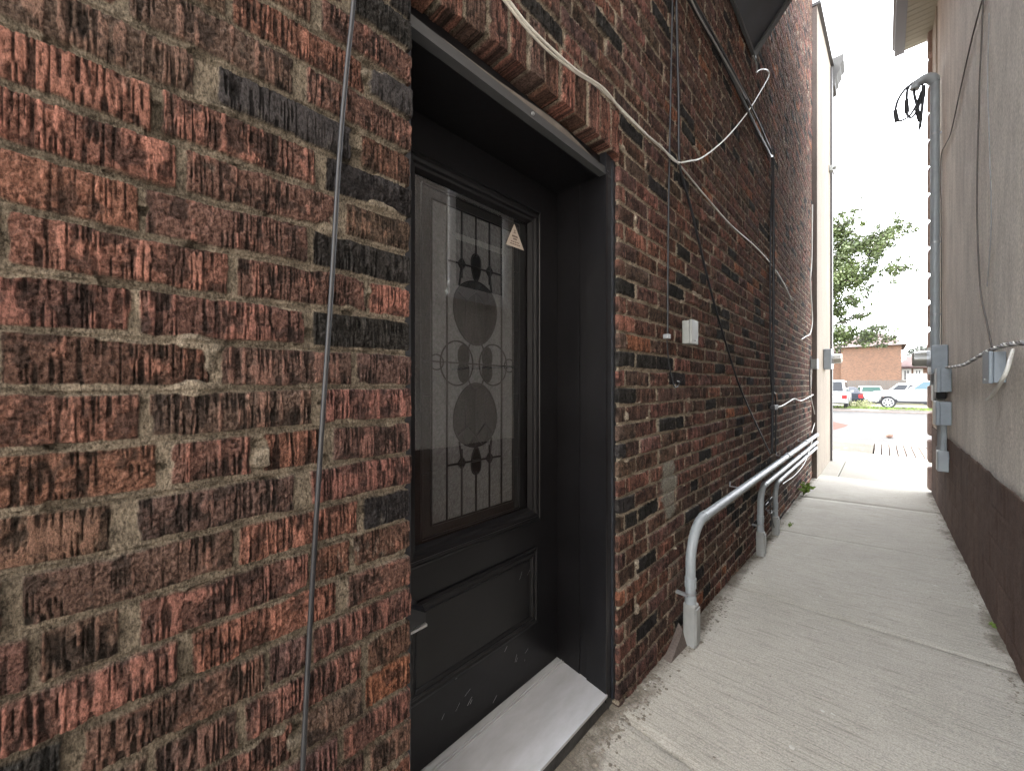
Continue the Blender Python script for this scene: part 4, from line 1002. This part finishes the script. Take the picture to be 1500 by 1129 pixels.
def car(name, label, loc, rz, paint, glass, L, W, low, belt, roof, hood, ws, rs, r, xf, xr, group='cars parked across the street', pickup=None, big=False, lamp_rear=True, roofpaint=None):
    """x forward = +; body profile in xz, centred on length"""
    t = empty(name); tag(t, label, 'car', group)
    h = L/2
    prof = [(-h+.06,low),(-h,low+.15),(-h+.02,belt-.06),(-h+.1,belt)] + [(ws[0]-.02,belt),(h-.75,hood),(h-.2,hood-.07),(h-.04,hood-.24),(h,low+.22),(h-.05,low)]
    ar = r*1.18
    def archs(cx):
        return [(cx+ar*math.cos(a), low+.02+ (math.sin(a))*(ar*1.02)) for a in [math.pi*i/10 for i in range(11)]]
    poly = prof+archs(xf)+archs(xr)
    bm = bmesh.new(); vs0 = [bm.verts.new((p[0],-W/2,p[1])) for p in poly]; vs1 = [bm.verts.new((p[0],W/2,p[1])) for p in poly]; n = len(poly)
    f0 = bm.faces.new(vs0[::-1]); f1 = bm.faces.new(vs1)
    for i in range(n): bm.faces.new((vs0[i],vs0[(i+1)%n],vs1[(i+1)%n],vs1[i]))
    ed = [e for e in bm.edges if (e in f0.edges[:] or e in f1.edges[:]) and min(v.co.z for v in e.verts) > low+.1 and (max(v.co.z for v in e.verts) > belt-.25)]
    bmesh.ops.bevel(bm, geom=ed, offset=.07, segments=3, affect='EDGES')
    body = MB().bm(bm).build('body', M[paint], t)
    # cabin
    b = MB(); i1 = .07; i2 = .2
    xb0, xb1, xt0, xt1 = rs[0], ws[0], rs[1], ws[1]
    def ringp(x0,x1,ins,z): return [(x0,-W/2+ins,z),(x1,-W/2+ins,z),(x1,W/2-ins,z),(x0,W/2-ins,z)]
    rb, rt = ringp(xb0,xb1,i1,belt-.02), ringp(xt0,xt1,i2,roof-.05); rt2 = ringp(xt0+.12,xt1-.14,i2+.12,roof)
    b.add(rb+rt+rt2, [(0,1,5,4),(1,2,6,5),(2,3,7,6),(3,0,4,7),(4,5,9,8),(5,6,10,9),(6,7,11,10),(7,4,8,11),(8,9,10,11)])
    b.build('cabin', M[roofpaint or paint], t)
    def lerp(a,c,k): return tuple(a[i]+(c[i]-a[i])*k for i in range(3))
    def pane(A,B,C,D,off,nm='window',m=glass):
        A,B,C,D = map(Vector,(A,B,C,D)); c = (A+B+C+D)/4; nrm = (B-A).cross(D-A).normalized()
        if nrm.dot(c-Vector((0,0,c.z))) < 0 and abs(nrm.y) > .5: nrm = -nrm
        if abs(nrm.y) <= .5 and nrm.dot(Vector((c.x-(xb0+xb1)/2,0,0))) < 0: nrm = -nrm
        q = [p+nrm*off for p in (A,B,C,D)]; bb = MB(); bb.add(q+[p-nrm*.02 for p in q], [(0,1,2,3),(4,7,6,5),(0,4,5,1),(1,5,6,2),(2,6,7,3),(3,7,4,0)]); bb.build(nm, M[m], t)
    def sub(a,b_,c,d,u0,u1,v0,v1):
        f = lambda u,v: lerp(lerp(a,b_,u),lerp(d,c,u),v); return f(u0,v0),f(u1,v0),f(u1,v1),f(u0,v1)
    pane(*sub(rb[1],rb[2],rt[2],rt[1],.06,.94,.08,.94), .008, 'windscreen')
    pane(*sub(rb[3],rb[0],rt[0],rt[3],.08,.92,.15,.92), .008, 'rear_window')
    ns = 3 if (xb1-xb0) > 2.6 else 2
    for s in (0,1):
        A = (rb[0],rb[1],rt[1],rt[0]) if s == 0 else (rb[3],rb[2],rt[2],rt[3])
        for k in range(ns): pane(*sub(*A,.05+.9*k/ns+.015,.05+.9*(k+1)/ns-.015,.12,.9), .008)
    for s in (-1,1):
        for x in (xf,xr): wheel(t, x, s*(W/2-.12), r, .22, s, big)
        b = MB(); b.bbox((h-.12,s*(W/2-.42),hood-.36),(h+.012,s*(W/2-.06),hood-.2), .03); b.build('headlight', M['lamp_clear'], t)
        b = MB(); b.bbox((-h-.012,s*(W/2-.3),belt-.42),(-h+.08,s*(W/2-.03),belt-.14), .02); b.build('tail_light', M['lamp_red'], t)
        b = MB(); b.bbox((ws[0]-.35,s*(W/2-.02),belt+.0),(ws[0]-.18,s*(W/2+.16),belt+.14), .03); b.build('mirror', M[paint], t)
    b = MB(); b.bbox((h-.2,-W/2+.03,low+.02),(h+.05,W/2-.03,low+.2), .04); b.build('bumper', M[paint if big else 'plastic'], t)
    b = MB(); b.bbox((-h-.05,-W/2+.03,low+.02),(-h+.2,W/2-.03,low+.22), .04); b.build('bumper', M[paint], t)
    b = MB(); b.box((-h+.1,-W/2+.1,low-.06),(h-.1,W/2-.1,low+.1)); b.build('underbody', M['plastic'], t)
    for s in (-1,1):
        b = MB(); b.box((xr+ar,s*(W/2+.002),low+.02),(xf-ar,s*(W/2-.03),low+.1)); b.build('side_sill', M['plastic'], t)
        b = MB(); b.bbox((xb0+.9,s*(W/2-.002),belt-.16),(xb0+1.08,s*(W/2+.02),belt-.12), .008); b.build('door_handle', M['plastic'], t)
    if pickup: 
        b = MB(); b.box((-h+.12,-W/2+.12,belt-.03),(rs[0]-.1,W/2-.12,belt+.03)); b.build('bed_cover', M['plastic'], t)
    t.location = loc; t.rotation_euler = (0,0,rz)
    return t
gz = -.05
# big white SUV, nose to the left
car('suv', 'large white sport utility truck with bright alloy wheels parked side on', (1.12+1.83,37.6,gz), math.pi, 'car_white', 'car_glass_blue', 5.6, 2.0, .42, 1.24, 1.9, 1.2, (.95,.25), (-2.1,-1.9), .4, 1.83, -1.6, big=True)
# left cluster
car('minivan', 'white minivan with dark rear window parked tail towards the street', (-1.78,36.6,gz), math.pi/2, 'car_white', 'car_glass', 4.6, 1.86, .35, 1.05, 1.92, 1.05, (1.25,.55), (-2.25,-2.1), .34, 1.4, -1.45)
car('sedan', 'dark blue car with red tail light beside the white minivan', (-1.72,44.5,gz), math.pi/2+.25, 'car_navy', 'car_glass', 4.6, 1.82, .3, .95, 1.42, .9, (.9,.2), (-1.9,-1.1), .33, 1.4, -1.4)
car('suv', 'white sport utility car behind the dark blue car', (-3.2,50.5,gz), 0.0, 'car_white', 'car_glass_blue', 4.8, 1.9, .36, 1.1, 1.85, 1.05, (1.0,.3), (-2.2,-1.9), .36, 1.45, -1.45)
car('hatchback', 'orange car with white roof and green tinted windscreen', (.02,49.5,gz), -math.pi/2+.15, 'car_orange', 'car_glass_green', 4.1, 1.75, .3, .95, 1.5, .92, (.75,.15), (-1.95,-1.6), .31, 1.25, -1.25, roofpaint='car_white')
car('suv', 'white car showing only its dark side window behind the big truck', (2.0,45.5,gz), math.pi, 'car_white', 'car_glass', 4.6, 1.85, .34, 1.05, 1.72, 1.02, (.95,.3), (-2.1,-1.8), .34, 1.4, -1.4)
# white box truck
t = empty('box_truck'); tag(t, 'plain white box truck standing behind the big white truck', 'truck')
b = MB(); b.bbox((-2.2,-1.0,.7),(1.0,1.0,2.55), .05); b.build('cargo_box', M['far_white'], t)
b = MB(); b.prism([(1.02,.5),(2.5,.5),(2.55,1.1),(2.3,1.25),(1.75,1.95),(1.02,1.98)], 'y', -.9, .9); b.build('cab', M['car_white'], t)
b = MB(); b.prism([(1.2,1.3),(2.0,1.3),(1.68,1.8),(1.2,1.8)], 'y', -.91, .91); b.build('window', M['car_glass'], t)
for x in (-1.5,1.7):
    for s in (-1,1): wheel(t, x, s*.82, .38, .22, s)
b = MB(); b.box((-2.15,-.8,.4),(1.0,.8,.69)); b.build('chassis', M['plastic'], t)
t.location = (4.6,48.5,gz); t.rotation_euler = (0,0,0)

# shrubby weeds and stones in front of the cars
b = MB()
for i in range(420):
    x = random.gauss(-.25,.33); y = 36.0+random.uniform(-.3,.3); z = gz+abs(random.gauss(0,.22)); d = Vector((random.uniform(-1,1),random.uniform(-1,1),random.uniform(0,1))).normalized(); w = d.orthogonal().normalized()*.03; p = Vector((x,y,z))
    b.add([p-w,p+d*.09-w*.3,p+d*.13,p+w], [(0,1,2,3)])
tag(b.build('shrub', mat('dry_weed_leaf', (.34,.33,.17), .8, col2=(.14,.17,.06), vscale=9), fix=False), 'low dry shrub between the dark car and the white truck', 'plant')

# ------------------------------------------------------------------ fence, houses
t = empty('board_fence', (0,57,gz)); tag(t, 'weathered grey board fence in front of the brick house', 'fence')
b = MB()
for i in range(150):
    x = -10+i*.15; h = 2.1+random.uniform(-.03,.03); b.box((x,56.95+random.uniform(-.01,.01),gz),(x+.13,56.98,gz+h))
b.build('boards', M['fence'], t)
b = MB(); b.box((-10,57.0,gz+.4),(12.5,57.06,gz+.5)); b.box((-10,57.0,gz+1.6),(12.5,57.06,gz+1.7)); b.build('rails', M['fence'], t)
for i in range(10):
    b = MB(); b.box((-10+i*2.45,57.07,gz),(-9.9+i*2.45,57.17,gz+2.15)); b.build('post', M['fence'], t)

HY = 62.0; ez = aty(1300,506,HY).z; xr_ = aty(1320.5,520,HY).x; xl_ = aty(1232,520,HY).x
t = empty('brick_house', (0,HY,gz)); tag(t, 'orange brick house with shallow hip roof behind the fence', 'house')
b = MB(); b.box((xl_,HY,gz),(xr_,HY+9,ez)); b.box((xl_-5,HY+1.2,gz),(xl_-.002,HY+9,ez-.5)); b.build('wall', M['far_brick'], t)
b = MB(); o = .45
e = [(xl_-o,HY-o),(xr_+o,HY-o),(xr_+o,HY+9+o),(xl_-o,HY+9+o)]
b.add([(x,y,ez+.02) for x, y in e]+[(x,y,ez+.2) for x, y in e]+[((xl_+xr_)/2-.8,HY+4.5,ez+2.0),((xl_+xr_)/2+.8,HY+4.5,ez+2.0)],
      [(0,3,2,1),(0,1,5,4),(1,2,6,5),(2,3,7,6),(3,0,4,7),(4,5,9,8),(5,6,9),(6,7,8,9),(7,4,8)])
b.add([(xl_-5.4,HY+.8,ez-.5),(xl_-.003,HY+.8,ez-.5),(xl_-.003,HY+9,ez-.5),(xl_-5.4,HY+9,ez-.5),(xl_-5.4,HY+.8,ez-.35),(xl_-.003,HY+.8,ez-.35),(xl_-.003,HY+4.5,ez+.9),(xl_-5,HY+4.5,ez+.9)],
      [(0,3,2,1),(0,1,5,4),(4,5,6,7)])
rf = b.build('roof', M['far_roof'], t)
b = MB(); b.box((xl_-o,HY-o-.02,ez+.0),(xr_+o,HY-o-.003,ez+.19)); b.build('fascia', M['far_trim'], rf)
# neighbouring house with white windows
NY = 72.0; nx0 = aty(1316,540,NY).x; nx1 = nx0+11; nz_ = aty(1340,539,NY).z
t = empty('low_house', (nx0,NY,gz)); tag(t, 'low house with white framed windows to the right of the brick house', 'house')
b = MB(); b.box((nx0,NY,gz),(nx1,NY+8,nz_)); b.build('wall', M['far_brick'], t)
b = MB(); za = aty(1340,527,NY).z; b.add([(nx0-.5,NY-.6,nz_),(nx1+.5,NY-.6,nz_),(nx1+.5,NY+8,nz_),(nx0-.5,NY+8,nz_),(nx0-.5,NY-.6,nz_+.2),(nx1+.5,NY-.6,nz_+.2),(nx1-2,NY+4,za+1.4),(nx0+2,NY+4,za+1.4),(nx1+.5,NY+8,nz_+.2),(nx0-.5,NY+8,nz_+.2)],
  [(0,3,2,1),(0,1,5,4),(4,5,6,7),(5,8,6),(6,8,9,7),(9,4,7),(1,2,8,5),(3,0,4,9)]); b.build('roof', M['far_roof'], t)
for (a, c) in ((1321,1335),(1338,1352)):
    x0, x1 = aty(a,550,NY).x, aty(c,550,NY).x; z0, z1 = aty(a,558,NY).z, aty(a,540,NY).z
    b = MB(); b.box((x0,NY-.06,z0),(x1,NY-.005,z1)); f = b.build('window', M['far_white'], t)
    b = MB(); b.box((x0+.25,NY-.08,z0+.2),((x0+x1)/2-.08,NY-.062,z1-.25)); b.box(((x0+x1)/2+.08,NY-.08,z0+.2),(x1-.25,NY-.062,z1-.25)); b.build('pane', M['car_glass'], f)

# ------------------------------------------------------------------ trees
def tree(name, label, base, trunk_top, limbs, clumps, leaf, lm, nper, r0=.25, spread=(1,1,.7), twigs=True):
    t = empty(name, base); tag(t, label, 'tree')
    B = Vector(base); T = Vector(trunk_top); tb = MB()
    tb.tube(smooth_path([B,B.lerp(T,.5)+Vector((.1,.05,0)),T],6), [r0*(1-.45*i/12) for i in range(13)], 10)
    for c in limbs:
        c = Vector(c); mid = T.lerp(c,.5)+Vector((random.uniform(-.3,.3),random.uniform(-.3,.3),random.uniform(.0,.5)))
        st = B.lerp(T, random.uniform(.75,1)); tb.tube(smooth_path([st,mid,c],6), [r0*.4*(1-.88*i/12) for i in range(13)], 7)
    lf = MB()
    for (c, rad) in clumps:
        c = Vector(c)
        if twigs:
            for k in range(5):
                e = c+Vector((random.gauss(0,.6)*rad,random.gauss(0,.6)*rad,random.gauss(0,.45)*rad)); tb.tube([c,(c+e)/2+Vector((0,0,.05)),e], [.022,.014,.006], 5)
        for k in range(int(nper*rad*rad)):
            p = c+Vector((random.gauss(0,.5)*rad*spread[0],random.gauss(0,.5)*rad*spread[1],random.gauss(0,.45)*rad*spread[2]))
            d = Vector((random.uniform(-1,1),random.uniform(-1,1),random.uniform(-.9,.5))).normalized(); l = leaf*random.uniform(.6,1.3); w = d.orthogonal().normalized(); w = (Matrix.Rotation(random.uniform(0,6.28),3,d) @ w)*l*.33
            lf.add([p,p+d*l*.45+w,p+d*l,p+d*l*.45-w], [(0,1,2,3)])
    tb.build('trunk', M['bark'], t); lf.build('crown', M[lm], t, fix=False)
    return t
TY = 33.8
def tp(px, py, dy=0): return tuple(aty(px, py, TY+dy))
cl = []
spec = [(1228,335,.55),(1248,322,.5),(1247,340,.45),(1222,352,.6),(1236,352,.45),(1256,352,.5),(1262,364,.7),(1276,357,.7),(1288,350,.65),(1300,343,.6),(1310,336,.55),(1318,331,.35),(1293,360,.5),(1276,370,.5),
        (1225,380,.8),(1242,380,.7),(1232,398,1.0),(1250,398,.8),(1266,402,.6),(1278,396,.5),(1226,412,.9),(1245,414,.7),(1222,427,.6),(1300,394,.4),(1311,393,.45),(1322,391,.4),(1333,389,.25),(1288,404,.25),
        (1228,440,.6),(1247,442,.5),(1258,438,.35),(1222,455,.5),(1240,457,.35),(1260,465,.5),(1270,460,.3),(1235,470,.4),(1250,482,.45),(1228,488,.5),(1226,498,.6),(1270,488,.4),(1283,484,.4),(1290,479,.3),(1262,497,.5),(1240,497,.5),(1300,496,.35),(1310,493,.25),(1275,497,.4),
        (1218,320,.4),(1252,308,.25),(1331,330,.2),(1345,334,.18),(1326,340,.2),(1275,420,.25),(1262,425,.3)]
for (px, py, r) in spec:
    cl.append((tp(px, py, random.uniform(-1.2,1.2)), r*.85))
    for k in range(3): cl.append((tp(px+random.gauss(0,9), py+random.gauss(0,10), random.uniform(-1.2,1.2)), r*random.uniform(.35,.65)))
for k in range(16): cl.append((tp(random.uniform(1216,1250), random.uniform(330,500), random.uniform(-1.5,1.5)), random.uniform(.3,.6)))
for i in range(46):
    a = random.uniform(0,6.28); rr = random.uniform(.6,3.4); cl.append(((-4.6+rr*math.cos(a)-.5,TY+rr*math.sin(a),random.uniform(4.2,12.5)), random.uniform(.6,1.1)))
limbs = [tp(1250,325),tp(1310,340),tp(1280,365),tp(1325,391),tp(1262,400),tp(1262,465),tp(1290,482),tp(1230,440),(-6.5,TY+1,9),(-5.5,TY-2,10),(-4.5,TY,12.5),(-7.5,TY,7)]
tree('street_tree', 'leafy green tree leaning out from behind the beige pier', (-4.6,TY,-.06), (-4.3,TY,4.2), limbs, cl, .16, 'leaf', 900, .24, (1,1,1))
cl = [((9.0+random.uniform(-4,4), 88+random.uniform(-3,3), random.uniform(3,8.5)), random.uniform(1.2,2.0)) for i in range(26)]
tree('far_tree', 'dark rounded tree showing over the low house', (9,88,-.05), (9,88,3), [(8,88,6),(10.5,88,7),(9.5,87,8)], cl, .4, 'leaf_far', 130, .3, twigs=False)

# ------------------------------------------------------------------ light
w = bpy.data.worlds.new('World'); sc.world = w; w.use_nodes = True
nt = w.node_tree; bg = nt.nodes['Background']; sky = nt.nodes.new('ShaderNodeTexSky'); sky.sky_type = 'NISHITA'; sky.sun_disc = False
EL = R(58); AZ = R(-100)      # azimuth of the sun measured from +Y towards +X
sky.sun_elevation = EL; sky.sun_rotation = AZ; sky.dust_density = 1.0; sky.air_density = 1.0; sky.ozone_density = 1.0
hs = nt.nodes.new('ShaderNodeHueSaturation'); hs.inputs['Saturation'].default_value = .15
nt.links.new(sky.outputs[0], hs.inputs['Color']); nt.links.new(hs.outputs[0], bg.inputs['Color']); bg.inputs['Strength'].default_value = .15
sd = bpy.data.lights.new('sun', 'SUN'); sd.energy = .6; sd.angle = R(14); sd.color = (1, .95, .87)
so = bpy.data.objects.new('sun', sd); COL.objects.link(so)
dirv = Vector((math.sin(AZ)*math.cos(EL), math.cos(AZ)*math.cos(EL), math.sin(EL)))
so.rotation_euler = (-dirv).to_track_quat('-Z', 'Y').to_euler(); so.location = (0, 0, 30)
sc.view_settings.view_transform = 'Standard'; sc.view_settings.look = 'None'; sc.view_settings.gamma = 1; sc.view_settings.use_curve_mapping = False
sc.view_settings.exposure = 4.25
sc.cycles.max_bounces = 10; sc.cycles.diffuse_bounces = 6
